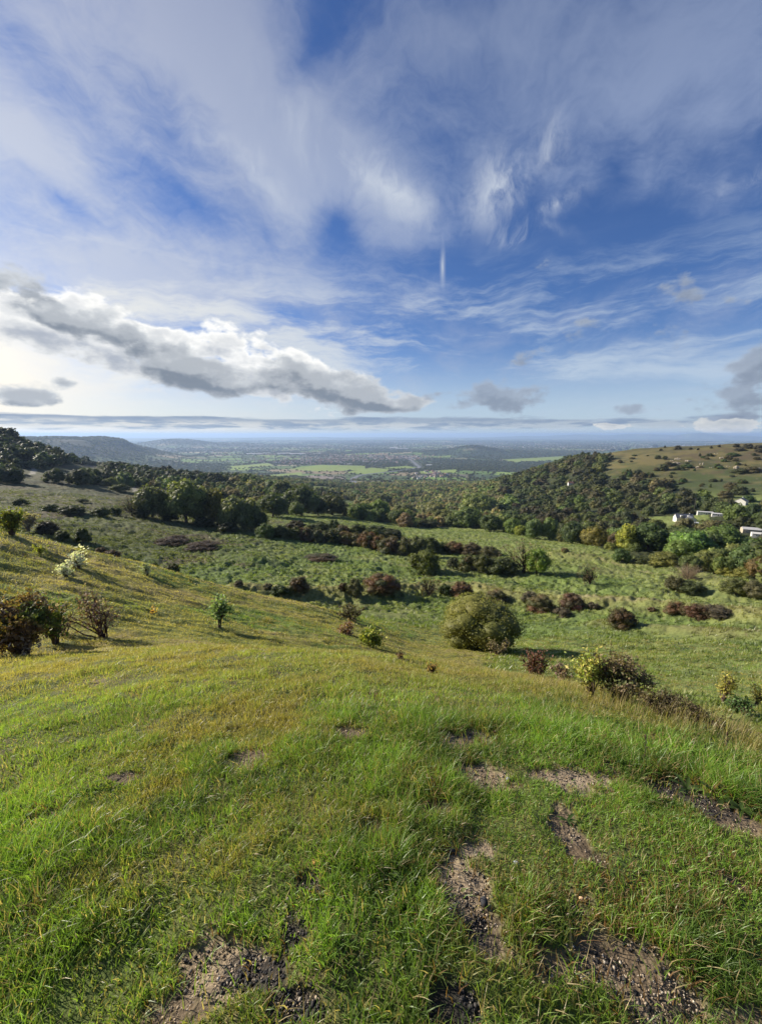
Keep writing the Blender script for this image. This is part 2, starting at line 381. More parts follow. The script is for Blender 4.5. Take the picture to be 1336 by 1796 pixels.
# ------------------------------------------------------------------ where bare soil, gravel and zones lie
PATCH = [  # (px, py, half w, half h, rot deg, kind) kind 0 brown soil, 1 pale gravelly, 2 black chippings
 (434, 1336, 44, 17, -8, 0), (802, 1294, 48, 15, 0, 1), (872, 1368, 52, 24, 15, 1), (940, 1358, 34, 10, 0, 0), (1045, 1370, 72, 22, 8, 1), (1180, 1392, 90, 22, 14, 2),
 (1280, 1425, 80, 30, 18, 0), (985, 1440, 26, 34, -25, 1), (795, 1505, 36, 46, 20, 1), (835, 1570, 42, 60, -8, 1), (850, 1630, 34, 42, 0, 1), (1080, 1700, 95, 44, 18, 1),
 (1150, 1755, 110, 40, 24, 1), (385, 1690, 80, 44, -10, 1), (455, 1705, 52, 32, 0, 2), (540, 1560, 34, 44, 15, 2), (512, 1625, 30, 40, 0, 2), (520, 1765, 46, 42, 0, 2),
 (795, 1765, 46, 38, 20, 2), (840, 1625, 26, 22, 0, 2), (300, 1770, 60, 24, -15, 0), (1010, 1480, 22, 22, 0, 0), (620, 1282, 30, 9, 0, 0), (1290, 1550, 46, 14, 25, 0),
 (215, 1362, 30, 8, 0, 0), (1300, 1790, 60, 24, 10, 1), (650, 1450, 34, 12, 0, 0), (760, 1420, 30, 10, 0, 0)]
def patch_mask(x, y, z, r):
    px, py = to_pix(x, y, z)
    n = fbm(x, y, .24, 4, 71) * .62 + fbm(x, y, .05, 3, 72) * .30
    out = [np.full(np.shape(x), -9.0) for _ in range(3)]
    near = (r < 7) & (y > 0)
    for (cx, cy, w, h, rot, k) in PATCH:
        c, s = math.cos(R(rot)), math.sin(R(rot))
        dx, dy = px - cx, py - cy
        u, v = (dx * c + dy * s) / w, (-dx * s + dy * c) / h
        f = 1.08 - np.hypot(u, v) * .95
        out[k] = np.maximum(out[k], np.where(near, f, -9))
    # outside the picture: scattered worn spots by noise
    other = sstep(fbm(x, y, 1.6, 3, 75), .55, .8) * (r < 12) * ((py > 1850) | (px < -60) | (px > 1400) | (y <= 0))
    out[0] = np.maximum(out[0], other * 1.0 - .5)
    m = [sstep(o + n, -.10, .52) for o in out]
    return m
def lerp(a, b, t):
    a = np.asarray(a, float); b = np.asarray(b, float)
    return a + (b - a) * np.asarray(t)[..., None]
def inpoly(px, py, poly):
    c = np.zeros(np.shape(px), bool); n = len(poly)
    for i in range(n):
        x0, y0 = poly[i]; x1, y1 = poly[(i + 1) % n]
        if y0 == y1: continue
        cond = ((y0 > py) != (y1 > py)) & (px < (x1 - x0) * (py - y0) / (y1 - y0) + x0)
        c ^= cond
    return c
# wood zones (outline on the photo of their ground, distance range)
WOODS = {
 'right': ([(700, 925), (830, 925), (900, 934), (1000, 948), (1060, 963), (1140, 984), (1230, 1008), (1400, 1030), (1600, 1030), (1600, 905), (1336, 893), (1180, 884), (1250, 874), (1160, 855), (1100, 846), (1056, 836), (1068, 801), (1030, 804), (960, 812), (880, 828), (820, 842), (760, 850), (690, 870)], 105, 1100),
 'valley': ([(420, 846), (520, 850), (560, 862), (640, 862), (700, 850), (780, 850), (760, 925), (700, 915), (640, 918), (600, 900), (470, 900), (430, 885), (330, 862), (330, 836)], 230, 1500),
 'left': ([(-400, 860), (0, 847), (60, 848), (180, 852), (330, 858), (450, 862), (450, 825), (330, 812), (240, 806), (180, 800), (130, 780), (60, 756), (0, 740), (-400, 700)], 260, 1200)}
OPEN = [[(555, 868), (630, 880), (655, 896), (560, 892)], [(130, 814), (178, 818), (200, 838), (120, 844), (20, 842), (40, 826)],
        [(1120, 908), (1240, 902), (1250, 922), (1130, 930)], [(1270, 888), (1330, 888), (1330, 896), (1268, 896)]]
TREED = [(-400, 0)]
def wood_density(x, y, z, r):
    px, py = to_pix(x, y, z)
    d = np.zeros(np.shape(x))
    for k, (poly, r0, r1) in WOODS.items():
        d = np.maximum(d, inpoly(px, py, poly) * (r > r0) * (r < r1) * (y > 0))
    for poly in OPEN: d = d * (1 - inpoly(px, py, poly) * (r > 200) * (r < 1000))
    # the far foot of the escarpment, hidden from here, is wooded as well
    d = np.maximum(d, ((r > 900) & (r < 1700) & (np.abs(np.arctan2(x, y)) < R(60))) * (vnoise(x / 160, y / 160, 9) > .35))
    return d
# vale: fields as jittered cells, hedges along their borders
def cells(x, y, size, seed):
    gx, gy = x / size, y / size
    ix, iy = np.floor(gx), np.floor(gy)
    d1 = np.full(np.shape(x), 1e9); d2 = d1.copy(); cid = np.zeros(np.shape(x))
    for ox in (-1, 0, 1):
        for oy in (-1, 0, 1):
            jx, jy = ix + ox, iy + oy
            cx = jx + .5 + (_hash(jx, jy, seed) - .5) * .8; cy = jy + .5 + (_hash(jx, jy, seed + 1) - .5) * .8
            d = np.maximum(np.abs(gx - cx) * 1.0 + np.abs(gy - cy) * .25, np.abs(gy - cy) * 1.0 + np.abs(gx - cx) * .2)
            h = _hash(jx, jy, seed + 2)
            m = d < d1
            d2 = np.where(m, d1, np.minimum(d2, d)); cid = np.where(m, h, cid); d1 = np.where(m, d, d1)
    return cid, (d2 - d1) * size
FIELDCOL = np.array([(.075, .115, .030), (.095, .15, .032), (.12, .19, .035), (.14, .13, .06), (.20, .16, .09), (.06, .085, .03), (.16, .22, .045), (.22, .19, .11), (.07, .10, .035), (.05, .075, .028)])
def vale_field(x, y):
    ca, sa = math.cos(.35), math.sin(.35)
    return cells(x * ca - y * sa, x * sa + y * ca, 260.0, 3)
BRIGHT = [[(505, 823), (560, 815), (642, 817), (638, 824), (560, 827)], [(602, 829), (650, 820), (692, 824), (650, 832)], [(470, 833), (530, 828), (530, 834), (475, 838)], [(662, 821), (712, 817), (732, 820), (692, 823)], [(735, 827), (800, 823), (800, 829), (735, 831)], [(400, 818), (470, 812), (480, 816), (410, 822)], [(880, 806), (990, 800), (1000, 806), (900, 811)]]
def town_density(x, y):
    """built-up areas of the vale"""
    t = 0
    for c, yy, w, d in [(560, 3600, 620, 420), (620, 4300, 800, 500), (690, 4000, 330, 300), (480, 5200, 900, 500), (905, 11500, 3000, 1500), (520, 8200, 2600, 1500), (360, 6800, 900, 700), (765, 2250, 160, 110), (1000, 9000, 2400, 1400), (640, 12500, 3000, 2000)]:
        a = math.atan((c - CX) / 732.0); cx, cy = math.sin(a) * yy, math.cos(a) * yy
        t = np.maximum(t, np.exp(-(((x - cx) / w) ** 2 + ((y - cy) / d) ** 2)))
    return t
def ground_color(x, y, z):
    r = np.hypot(x, y); px, py = to_pix(x, y, z)
    n1 = fbm(x, y, 1.1, 4, 81); n2 = fbm(x, y, .28, 3, 82); n3 = fbm(x, y, 14, 4, 83); n4 = fbm(x, y, 3.2, 4, 84)
    # near turf: thatch and soil seen between the blades
    c = lerp((.085, .115, .028), (.125, .120, .045), sstep(n2, -.5, .8))
    c = lerp(c, (.055, .078, .022), sstep(n1, .1, .9))
    c = lerp(c, (.10, .082, .045), .35 * sstep(fbm(x, y, .5, 3, 85), .15, .7))
    # spur and slopes, dry olive grass
    sp = lerp((.150, .165, .042), (.270, .220, .085), sstep(n4, -.7, .8))
    sp = lerp(sp, (.075, .105, .026), sstep(n1, .15, .95) * .8)
    sp = lerp(sp, (.09, .16, .03), sstep(fbm(x, y, 6, 3, 86), .25, .75) * .7)
    c = lerp(c, sp, sstep(r, 5, 10))
    # rough pasture in the bowl
    ps = lerp((.125, .175, .045), (.185, .215, .068), sstep(n3, -.6, .6))
    ps = lerp(ps, (.055, .085, .026), sstep(n1 + .3 * n4, .2, .9) * .75)
    ps = lerp(ps, (.050, .078, .028), sstep(fbm(x, y, .9, 2, 99), .0, .5) * .5)  # dark mottle: nettle patches and shadows between clumps, both put into the colour
    ps = lerp(ps, (.16, .16, .06), sstep(fbm(x, y, 24, 3, 87), .25, .8) * .5)
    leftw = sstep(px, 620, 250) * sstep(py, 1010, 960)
    ps = lerp(ps, (.078, .088, .032), leftw * .75)  # shade over the left bowl, painted into the grass colour
    ps = lerp(ps, (.085, .062, .040), sstep(fbm(x, y, 19, 4, 88), .38, .62) * sstep(px, 700, 350) * .75)
    upr = sstep(px, 650, 760) * sstep(py, 1000, 985) * sstep(r, 80, 100)
    ps = lerp(ps, (.19, .22, .065), upr * .55)
    for k, (pts, h, w, kind) in enumerate(BANKS[:4]):
        b, sd = seg_dist(x, y, pts)
        ps = lerp(ps, (.205, .185, .075), np.exp(-(b / (w * 1.0)) ** 2) * (.55 + .3 * n4).clip(0, 1) * (k != 2))
    c = lerp(c, ps, sstep(r, 31, 37) * sstep(px, 640, 560) + sstep(r, 26, 34) * sstep(px, 560, 640) * (1 - sstep(px, 820, 900)) + sstep(r, 13, 17) * sstep(px, 820, 900))
    # right-hand common: ochre top, greener below
    top = sstep(py, 850, 800)
    rh = lerp((.062, .080, .026), (.150, .128, .052), np.clip(top + n3 * .5 + .25 * fbm(x, y, 40, 4, 97), 0, 1))
    rh = lerp(rh, (.06, .06, .028), sstep(fbm(x * .5, y, 24, 5, 89), .1, .7) * .65)
    rh = lerp(rh, (.048, .058, .024), sstep(fbm(x * .7, y, 8, 4, 79), .05, .6) * .55)
    rh = lerp(rh, (.10, .075, .045), sstep(fbm(x * .6, y, 11, 4, 98), .2, .7) * sstep(px, 1150, 1180) * sstep(py, 842, 828) * .7)
    c = lerp(c, rh, sstep(r, 330, 420) * sstep(px, 960, 1030) * (1 - sstep(r, 1500, 1800)))
    # left hill clearings
    lf = lerp((.070, .080, .034), (.105, .10, .048), sstep(n3, -.5, .6))
    lf = lerp(lf, (.075, .060, .040), sstep(fbm(x, y, 34, 4, 90), .2, .6) * .7)
    c = lerp(c, lf, sstep(r, 130, 200) * sstep(px, 500, 420) * (1 - sstep(r, 1500, 1800)))
    wd = wood_density(x, y, z, r)
    c = lerp(c, (.028, .034, .014), wd * .9)
    # vale
    far = sstep(r, 1250, 1600)
    cid, e = vale_field(x, y)
    fc = FIELDCOL[(cid * 9.99).astype(int).clip(0, 9)]
    fc = fc * (1 + .12 * fbm(x, y, 40, 2, 91))[..., None]
    fc = fc * 1.3
    fc = lerp(fc, (.030, .042, .018), 1 - sstep(e, 5, 16 + r * .0016))
    wn = fbm(x, y, 700, 4, 92)
    fc = lerp(fc, (.040, .052, .024), sstep(wn, -.12, .12) * .9)
    t = town_density(x, y)
    fc = lerp(fc, (.085, .080, .068), sstep(t + .35 * fbm(x, y, 260, 3, 93), .45, .75) * .6)
    for poly in BRIGHT: fc = lerp(fc, (.23, .30, .065), inpoly(px, py, poly) * .9 * (1 + .1 * fbm(x, y, 90, 2, 96)))
    fc = lerp(fc, (.075, .105, .032), sstep(r, 2600, 3100) * (1 - sstep(r, 4600, 5400)) * sstep(px, 300, 230) * sstep(fbm(x, y, 500, 3, 94), -.5, -.1) * (z < -60))
    hw = sstep(hills(x, y), 55, 90) * (1 - sstep(r, 12000, 20000))
    fc = lerp(fc, (.034, .040, .020), hw * sstep(fbm(x, y, 420, 3, 95) + hw, .3, .7))
    fc = lerp(fc, (.036, .042, .022), sstep(r, 2600, 3100) * (1 - sstep(r, 5200, 6000)) * sstep(px, 330, 270) * sstep(z, -120, -80))
    c = lerp(c, fc, far)
    # bare patches
    m0, m1, m2 = patch_mask(x, y, z, r)
    g = np.clip(n2 * .5 + .5, 0, 1)
    c = lerp(c, lerp((.080, .058, .036), (.175, .135, .088), g), m0)
    c = lerp(c, lerp((.13, .098, .062), (.31, .245, .165), g), m1)
    c = lerp(c, lerp((.022, .020, .020), (.05, .042, .036), g), m2 * .95)
    # light footpaths
    for pts, w, col in PATHS:
        b, sd = seg_dist(x, y, pts)
        c = lerp(c, col, (1 - sstep(b, w * .6, w * 1.1)) * (.8 + .2 * n4).clip(0, 1))
    return c, np.maximum(np.maximum(m0, m1), m2)
PATHS = []
for pts, w, col, rm in [([(56, 832), (60, 824), (68, 814)], 1.6, (.34, .32, .26), 260), ([(200, 838), (215, 840), (232, 850), (238, 862)], 1.3, (.30, .28, .22), 180),
                    ([(150, 842), (200, 846), (260, 850), (330, 868)], .9, (.20, .19, .12), 180), ([(600, 873), (640, 884), (662, 893)], 1.3, (.24, .23, .14), 230),
                    ([(360, 868), (420, 872)], 1.0, (.26, .24, .18), 180), ([(560, 962), (690, 990), (800, 1000)], .5, (.2, .2, .09), 60), ([(470, 1010), (600, 1012), (720, 1016), (860, 1024), (1000, 1046), (1150, 1052)], .45, (.22, .2, .10), 60), ([(850, 935), (960, 962), (1080, 990), (1200, 1010)], .5, (.23, .21, .10), 60), ([(200, 925), (330, 955), (440, 1000)], .4, (.14, .13, .07), 60)]:
    PATHS.append(([hit(a, b, rm)[:2] for a, b in pts], w, col))
# ------------------------------------------------------------------ mesh helpers
def mesh_np(name, V, faces_idx, sizes, mat=None, col=None, link=True, smooth=False, parent=None):
    me = bpy.data.meshes.new(name)
    V = np.asarray(V, np.float32); fi = np.asarray(faces_idx, np.int32).ravel(); sizes = np.asarray(sizes, np.int32)
    me.vertices.add(len(V)); me.vertices.foreach_set('co', V.ravel())
    me.loops.add(len(fi)); me.loops.foreach_set('vertex_index', fi)
    me.polygons.add(len(sizes)); st = np.zeros(len(sizes), np.int32); st[1:] = np.cumsum(sizes)[:-1]
    me.polygons.foreach_set('loop_start', st)
    if smooth: me.polygons.foreach_set('use_smooth', np.ones(len(sizes), bool))
    if col is not None:
        a = me.color_attributes.new('tint', 'FLOAT_COLOR', 'POINT')
        cc = np.ones((len(V), 4), np.float32); cc[:, :3] = col; a.data.foreach_set('color', cc.ravel())
    me.update(calc_edges=True); me.validate(verbose=False) if False else None
    if mat: me.materials.append(mat)
    if not link: return me
    o = bpy.data.objects.new(name, me); COL.objects.link(o)
    if parent: o.parent = parent
    return o
def mat_new(name):
    m = bpy.data.materials.new(name); m.use_nodes = True
    T = NT(m.node_tree); T.n.clear(); out = T.new('ShaderNodeOutputMaterial'); return m, T, out
def mat_ground():
    m, T, out = mat_new('ground_cover')
    at = T.new('ShaderNodeAttribute', attribute_name='tint'); col = E(T, at.outputs['Color'])
    bare = E(T, at.outputs['Alpha'])
    geo = T.new('ShaderNodeNewGeometry'); P = E(T, geo.outputs['Position'])
    ln = T.vm('LENGTH', P, out=1)
    n_a = T.noise(P, 38, 4, .65); n_b = T.noise(P, 3.2, 5, .65); n_c = T.noise(P, .45, 4, .6)
    nearf = T.ss(ln, 30, 8); midf = T.ss(ln, 700, 200)
    v = (n_b * 1.0 + .5)
    v2 = T.mix(nearf, T.mix(midf, (1, 1, 1), T.vec(v, v, v)), T.vec(n_a + .5, n_a + .5, n_a + .5))
    c = T.mix(1.0, col, v2, 'MULTIPLY')
    bsdf = T.new('ShaderNodeBsdfPrincipled', {'Base Color': c, 'Roughness': .9, 'Specular IOR Level': .15})
    bh = n_a * .012 * nearf + n_b * .10 * midf + n_c * .12 * midf
    bp = T.new('ShaderNodeBump', {'Height': bh, 'Strength': .8, 'Distance': 1.0})
    T.put(bsdf.inputs['Normal'], E(T, bp.outputs[0]))
    T.l.new(bsdf.outputs[0], out.inputs[0]); return m
def build_ground():
    fine = np.arange(-52, 52.001, .14); side = np.concatenate([np.arange(-180, -60, 3.0), np.arange(-60, -52, .8)])
    azs = np.radians(np.concatenate([side, fine, -side[::-1][:-1] if False else np.concatenate([np.arange(52.8, 60, .8), np.arange(60, 180, 3.0)])]))
    rs = np.exp(np.concatenate([np.arange(math.log(.35), math.log(30), .0115), np.arange(math.log(30), math.log(900), .0078), np.arange(math.log(900), math.log(6000), .011), np.arange(math.log(6000), math.log(60000), .03)]))
    A, Rr = np.meshgrid(azs, rs, indexing='ij')
    X, Y = np.sin(A) * Rr, np.cos(A) * Rr
    n, m = X.shape
    x, y = X.ravel(), Y.ravel()
    z = height(x, y)
    col, bare = ground_color(x, y, z)
    z = z - bare * (.012 + .0035 * fbm(x, y, .05, 2, 77)) * (np.hypot(x, y) < 12)
    V = np.column_stack([x, y, z]); V = np.vstack([V, [[0, 0, float(z[:3].mean())]]])
    col = np.vstack([col, col[:1]])
    idx = np.arange(n * m).reshape(n, m)
    nx = np.roll(idx, -1, axis=0)
    q = np.stack([idx[:, :-1], nx[:, :-1], nx[:, 1:], idx[:, 1:]], -1).reshape(-1, 4)[:, ::-1]
    tri = np.stack([idx[:, 0], np.full(n, n * m), nx[:, 0]], -1)[:, ::-1]
    fi = np.concatenate([q.ravel(), tri.ravel()]); sz = np.concatenate([np.full(len(q), 4), np.full(len(tri), 3)])
    o = mesh_np('ground', V, fi, sz, mat_ground(), col, smooth=True)
    o['kind'] = 'structure'
    return o
ground = build_ground()
# ------------------------------------------------------------------ materials for leaves, bark, grass
def mat_leaf(name, trans=.35, rough=.6, vary=.25, spec=.25, gain=1.0):
    m, T, out = mat_new(name)
    col = E(T, T.new('ShaderNodeAttribute', attribute_name='tint').outputs['Color'])
    oi = T.new('ShaderNodeObjectInfo')
    geo = T.new('ShaderNodeNewGeometry')
    c = T.mix(1.0, col, E(T, oi.outputs['Color']), 'MULTIPLY')
    rnd = E(T, geo.outputs['Random Per Island']) * vary + (1 - vary * .5)
    c = T.mix(1.0, c, T.vec(rnd, rnd, rnd), 'MULTIPLY')
    b = T.new('ShaderNodeBsdfPrincipled', {'Base Color': c, 'Roughness': rough, 'Specular IOR Level': spec})
    if gain != 1: c = T.mix(1.0, c, (gain, gain, gain), 'MULTIPLY'); T.put(b.inputs['Base Color'], c)
    tr = T.new('ShaderNodeBsdfTranslucent', {'Color': T.mix(1.0, c, (1.25, 1.3, .55), 'MULTIPLY')})
    mx = T.new('ShaderNodeMixShader', {0: trans}); T.l.new(b.outputs[0], mx.inputs[1]); T.l.new(tr.outputs[0], mx.inputs[2])
    T.l.new(mx.outputs[0], out.inputs[0]); return m
M_LEAF = mat_leaf('leaf', gain=1.65); M_GRASS = mat_leaf('grass_blade', .50, .42, .35, .5)
def mat_simple(name, colr, rough=.8, nscale=0, namt=.3, spec=.2):
    m, T, out = mat_new(name)
    c = colr
    if nscale:
        geo = T.new('ShaderNodeNewGeometry'); n = T.noise(E(T, geo.outputs['Position']), nscale, 5, .6, dim='3D')
        v = n * (2 * namt) + (1 - namt); c = T.mix(1.0, (*colr, 1), T.vec(v, v, v), 'MULTIPLY')
    b = T.new('ShaderNodeBsdfPrincipled', {'Base Color': c, 'Roughness': rough, 'Specular IOR Level': spec})
    T.l.new(b.outputs[0], out.inputs[0]); return m
M_BARK = mat_simple('bark', (.085, .065, .048), .9, 9, .4)
M_TWIG = mat_simple('twig', (.10, .07, .055), .85, 20, .3)
rng = np.random.default_rng(7)
def unit(v): return v / np.maximum(np.linalg.norm(v, axis=-1, keepdims=True), 1e-9)
def cards(P, N, size, rg, tilt=.6, elong=1.5):
    """small leaf-sprig faces at P facing roughly N"""
    n = len(P); nn = unit(N + rg.normal(0, tilt, (n, 3)))
    t = unit(np.cross(nn, rg.normal(0, 1, (n, 3)))); b = np.cross(nn, t)
    s = (size * rg.uniform(.6, 1.35, n))[:, None]
    bend = nn * s * rg.uniform(-.25, .25, n)[:, None]
    V = np.stack([P - t * s * .5 * elong, P - b * s * .42 + bend, P + t * s * .5 * elong, P + b * s * .42 + bend], 1).reshape(-1, 3)
    return V, np.arange(n * 4).reshape(n, 4)
ICO = {}
def ico(level):
    if level not in ICO:
        bm = bmesh.new(); bmesh.ops.create_icosphere(bm, subdivisions=level, radius=1)
        bm.verts.ensure_lookup_table()
        ICO[level] = (np.array([v.co[:] for v in bm.verts]), np.array([[v.index for v in f.verts] for f in bm.faces])); bm.free()
    return ICO[level]
class Acc:
    def __init__(s): s.V = []; s.F = []; s.S = []; s.C = []; s.n = 0
    def add(s, V, Fc, C):
        V = np.asarray(V, float); Fc = np.asarray(Fc)
        s.V.append(V); s.F.append((Fc + s.n).ravel()); s.S.append(np.full(len(Fc), Fc.shape[1])); s.n += len(V)
        C = np.asarray(C, float); s.C.append(np.broadcast_to(C, V.shape) if C.ndim == 1 else C)
    def arrays(s): return np.concatenate(s.V), np.concatenate(s.F), np.concatenate(s.S), np.concatenate(s.C)
    def mesh(s, name, mat, smooth=False):
        V, Fi, S, C = s.arrays(); return mesh_np(name, V, Fi, S, mat, C, link=False, smooth=smooth)
def tube(acc, pts, rads, col, k=4):
    pts = np.asarray(pts, float); rads = np.asarray(rads, float); n = len(pts)
    d = np.gradient(pts, axis=0); d = unit(d); ref = np.array([.3, .2, .93]) if abs(d[0][2]) < .8 else np.array([1., .1, 0])
    u = unit(np.cross(d, ref)); v = np.cross(d, u)
    an = np.linspace(0, 2 * np.pi, k, endpoint=False)
    V = (pts[:, None] + rads[:, None, None] * (np.cos(an)[None, :, None] * u[:, None] + np.sin(an)[None, :, None] * v[:, None])).reshape(-1, 3)
    Fc = [[i * k + j, i * k + (j + 1) % k, (i + 1) * k + (j + 1) % k, (i + 1) * k + j] for i in range(n - 1) for j in range(k)]
    acc.add(V, np.array(Fc), col)
def crown(seed, ncards=900, nlobes=16, csize=.05, base=.12, flat=.8, shape='dome', colA=(.06, .09, .025), colB=(.11, .13, .035), core=1, gap=.0, twig=0, colT=(.08, .06, .045), tilt=.6):
    """foliage of unit width and height; shape: dome (to the ground), ball (on a trunk), tall"""
    rg = np.random.default_rng(seed); a = Acc()
    L = []
    for i in range(nlobes):
        th = i * 2.39996 + rg.uniform(-.5, .5); h = (i + .5) / nlobes
        if shape == 'dome': zc = base + (1 - base) * (.12 + .66 * h); rr = .34 * math.sqrt(max(0, 1 - (h * .95) ** 2.2)) + .02; lr = .19 * (1.12 - .3 * h)
        elif shape == 'ball': zc = base + (1 - base) * (.16 + .66 * h); rr = .36 * math.sqrt(max(0, 1 - (2 * h - .9) ** 2 * .85)); lr = .18
        else: zc = base + (1 - base) * (.10 + .74 * h); rr = .30 * math.sqrt(max(0, 1 - (2 * h - .8) ** 2 * .72)); lr = .17
        rr *= rg.uniform(.75, 1.18); lr *= rg.uniform(.75, 1.3)
        L.append((rr * math.cos(th), rr * math.sin(th), zc, lr))
    L.append((rg.uniform(-.06, .06), rg.uniform(-.06, .06), base + (1 - base) * .48, .30))
    L = np.array(L); ctr = np.array([0, 0, base + (1 - base) * .42])
    sh = rg.uniform(0, 1, len(L))
    iv, if_ = ico(core) if core else (None, None)
    vol = L[:, 3] ** 2; cnt = (ncards * vol / vol.sum()).astype(int)
    for k, (x, y, z, r) in enumerate(L):
        zs = (1 - base) * .9
        c = np.array([x, y, z]); lc = np.array(colA) * (1 - sh[k]) + np.array(colB) * sh[k]
        if core and not gap:
            V = iv * r * (.78 + rg.uniform(-.12, .10, (len(iv), 1))) * np.array([1, 1, 1.0]) + c
            V[:, 2] = np.maximum(V[:, 2], base * .3); a.add(V, if_, lc * .8)
        d = unit(rg.normal(0, 1, (int(cnt[k] * 1.6) + 4, 3))); P = c + d * r * rg.uniform(.82, 1.10, (len(d), 1))
        dist = np.linalg.norm((P[:, None] - L[None, :, :3]), axis=2) / L[None, :, 3]; dist[:, k] = 9
        P_ok = (dist.min(1) > .82) & (P[:, 2] > .01)
        P, d = P[P_ok], d[P_ok]
        if gap: keep = vnoise(P[:, 0] * 9 + seed, P[:, 1] * 9 + P[:, 2] * 7, seed) > gap; P, d = P[keep], d[keep]
        if not len(P): continue
        V, Fq = cards(P, unit(d + .4 * unit(P - ctr)), csize, rg, tilt)
        cc = np.repeat(lc * rg.uniform(.7, 1.35, (len(P), 1)), 4, axis=0)
        a.add(V, Fq, cc)
    for i in range(twig):
        k = rg.integers(len(L)); d = unit(rg.normal(0, 1, 3) + np.array([0, 0, .5])); p0 = L[k, :3] * rg.uniform(.2, .7); p1 = L[k, :3] + d * L[k, 3] * rg.uniform(.9, 1.25)
        tube(a, [p0, (p0 + p1) / 2 + rg.normal(0, .015, 3), p1], [.006, .004, .0015], colT, 3)
    return a
def trunk_mesh(seed, base=.2, rad=.035, spread=.28, n=6):
    rg = np.random.default_rng(seed); a = Acc()
    top = base + .35
    pts = [[0, 0, -.03], [rg.uniform(-.01, .01), 0, base * .5], [rg.uniform(-.02, .02), rg.uniform(-.02, .02), base], [0, 0, top]]
    tube(a, pts, [rad * 1.35, rad, rad * .85, rad * .35], (.085, .065, .05), 7)
    for i in range(n):
        th = i * 6.28 / n + rg.uniform(-.4, .4); z0 = base * rg.uniform(.6, 1.2); s = spread * rg.uniform(.7, 1.2)
        p = [[0, 0, z0], [math.cos(th) * s * .4, math.sin(th) * s * .4, z0 + .12], [math.cos(th) * s, math.sin(th) * s, z0 + rg.uniform(.2, .42)]]
        tube(a, p, [rad * .55, rad * .36, rad * .12], (.085, .065, .05), 5)
    return a
# ------------------------------------------------------------------ things
def props(o, label, cat, group=None):
    o['label'] = label; o['category'] = cat
    if group: o['group'] = group
def empty(name, loc, rz=0, scl=(1, 1, 1)):
    o = bpy.data.objects.new(name, None); COL.objects.link(o); o.location = loc; o.rotation_euler = (0, 0, rz); o.scale = scl; o.empty_display_size = .1; return o
def part(name, me, parent, color=None):
    o = bpy.data.objects.new(name, me); COL.objects.link(o); o.parent = parent
    if color: o.color = (*color, 1)
    return o
def px_scale(x, y, z): return (y * CP - (z - CAMZ) * SP) / F
CR = {}
def get_crown(kind, v):
    key = (kind, v)
    if key in CR: return CR[key]
    s = hash_s(kind) + v * 13
    if kind == 'haw': a = crown(s, 3200, 22, .030, 0, shape='dome', colA=(1.15, .85, .8), colB=(.75, 1.15, .85), twig=60, tilt=.9)
    elif kind == 'bush': a = crown(s, 2000, 16, .040, 0, shape='dome', colA=(.75, .8, .8), colB=(1.15, 1.12, 1.0), twig=10)
    elif kind == 'low': a = crown(s, 1500, 13, .042, 0, shape='dome', colA=(.8, .8, .8), colB=(1.1, 1.1, 1.1), twig=30, tilt=.9)
    elif kind == 'tree': a = crown(s, 2400, 24, .040, .10, shape='ball', colA=(.75, .8, .8), colB=(1.2, 1.15, 1.0))
    elif kind == 'tall': a = crown(s, 2400, 24, .040, .08, shape='tall', colA=(.75, .8, .8), colB=(1.2, 1.15, 1.0))
    elif kind == 'thin': a = crown(s, 1100, 16, .028, .12, shape='ball', colA=(.8, .8, .8), colB=(1.2, 1.2, 1.1), core=0, gap=.45, twig=130, tilt=1.0)
    elif kind == 'bare': a = crown(s, 500, 16, .020, .08, shape='ball', colA=(1.2, 1.1, 1.0), colB=(1.6, 1.5, 1.3), core=0, gap=.5, twig=260, colT=(1.3, 1.2, 1.1), tilt=1.0)
    elif kind == 'big': a = crown(s, 15000, 44, .017, .16, shape='ball', colA=(.75, .8, .8), colB=(1.15, 1.12, 1.0), core=2, twig=60, tilt=.8)
    elif kind == 'wood': a = crown(s, 1000, 15, .052, .0, shape='ball' if v % 3 else 'dome', tilt=.4, colA=(.72, .75, .75), colB=(1.2, 1.18, 1.05))
    CR[key] = a.mesh('foliage', M_LEAF); return CR[key]
def hash_s(s): return sum(ord(c) * (i + 3) for i, c in enumerate(s)) % 9973
TR = {}
def get_trunk(v, base=.2):
    k = (v, base)
    if k not in TR: TR[k] = trunk_mesh(50 + v, base).mesh('trunk', M_BARK)
    return TR[k]
NV = {'haw': 4, 'bush': 4, 'low': 3, 'tree': 4, 'tall': 3, 'thin': 3, 'bare': 2, 'big': 1, 'wood': 8}
def plant(name, kind, px, py, w, h, col, label, cat, group=None, rmin=45, v=None, pos=None, trunk=None):
    """px, py: foot of the plant on the photo; w, h: its size there"""
    if pos is None: x, y = hit(px, py, rmin)[:2]
    else: x, y = pos
    z = hz(x, y, False); s = px_scale(x, y, z)
    W, H = w * s, h * s
    if v is None: v = int(rng.integers(NV[kind]))
    o = empty(name, (x, y, z - .03 * H), float(rng.uniform(0, 6.28)), (W, W, H)); props(o, label, cat, group)
    part('crown' if kind in ('tree', 'tall', 'big', 'thin', 'bare') else 'foliage', get_crown(kind, v % NV[kind]), o, col)
    if trunk or (trunk is None and kind in ('tree', 'tall', 'big', 'thin', 'bare')): part('trunk', get_trunk(v % 3, .2), o)
    else: part('stems', get_trunk(v % 3, .06), o)
    return o
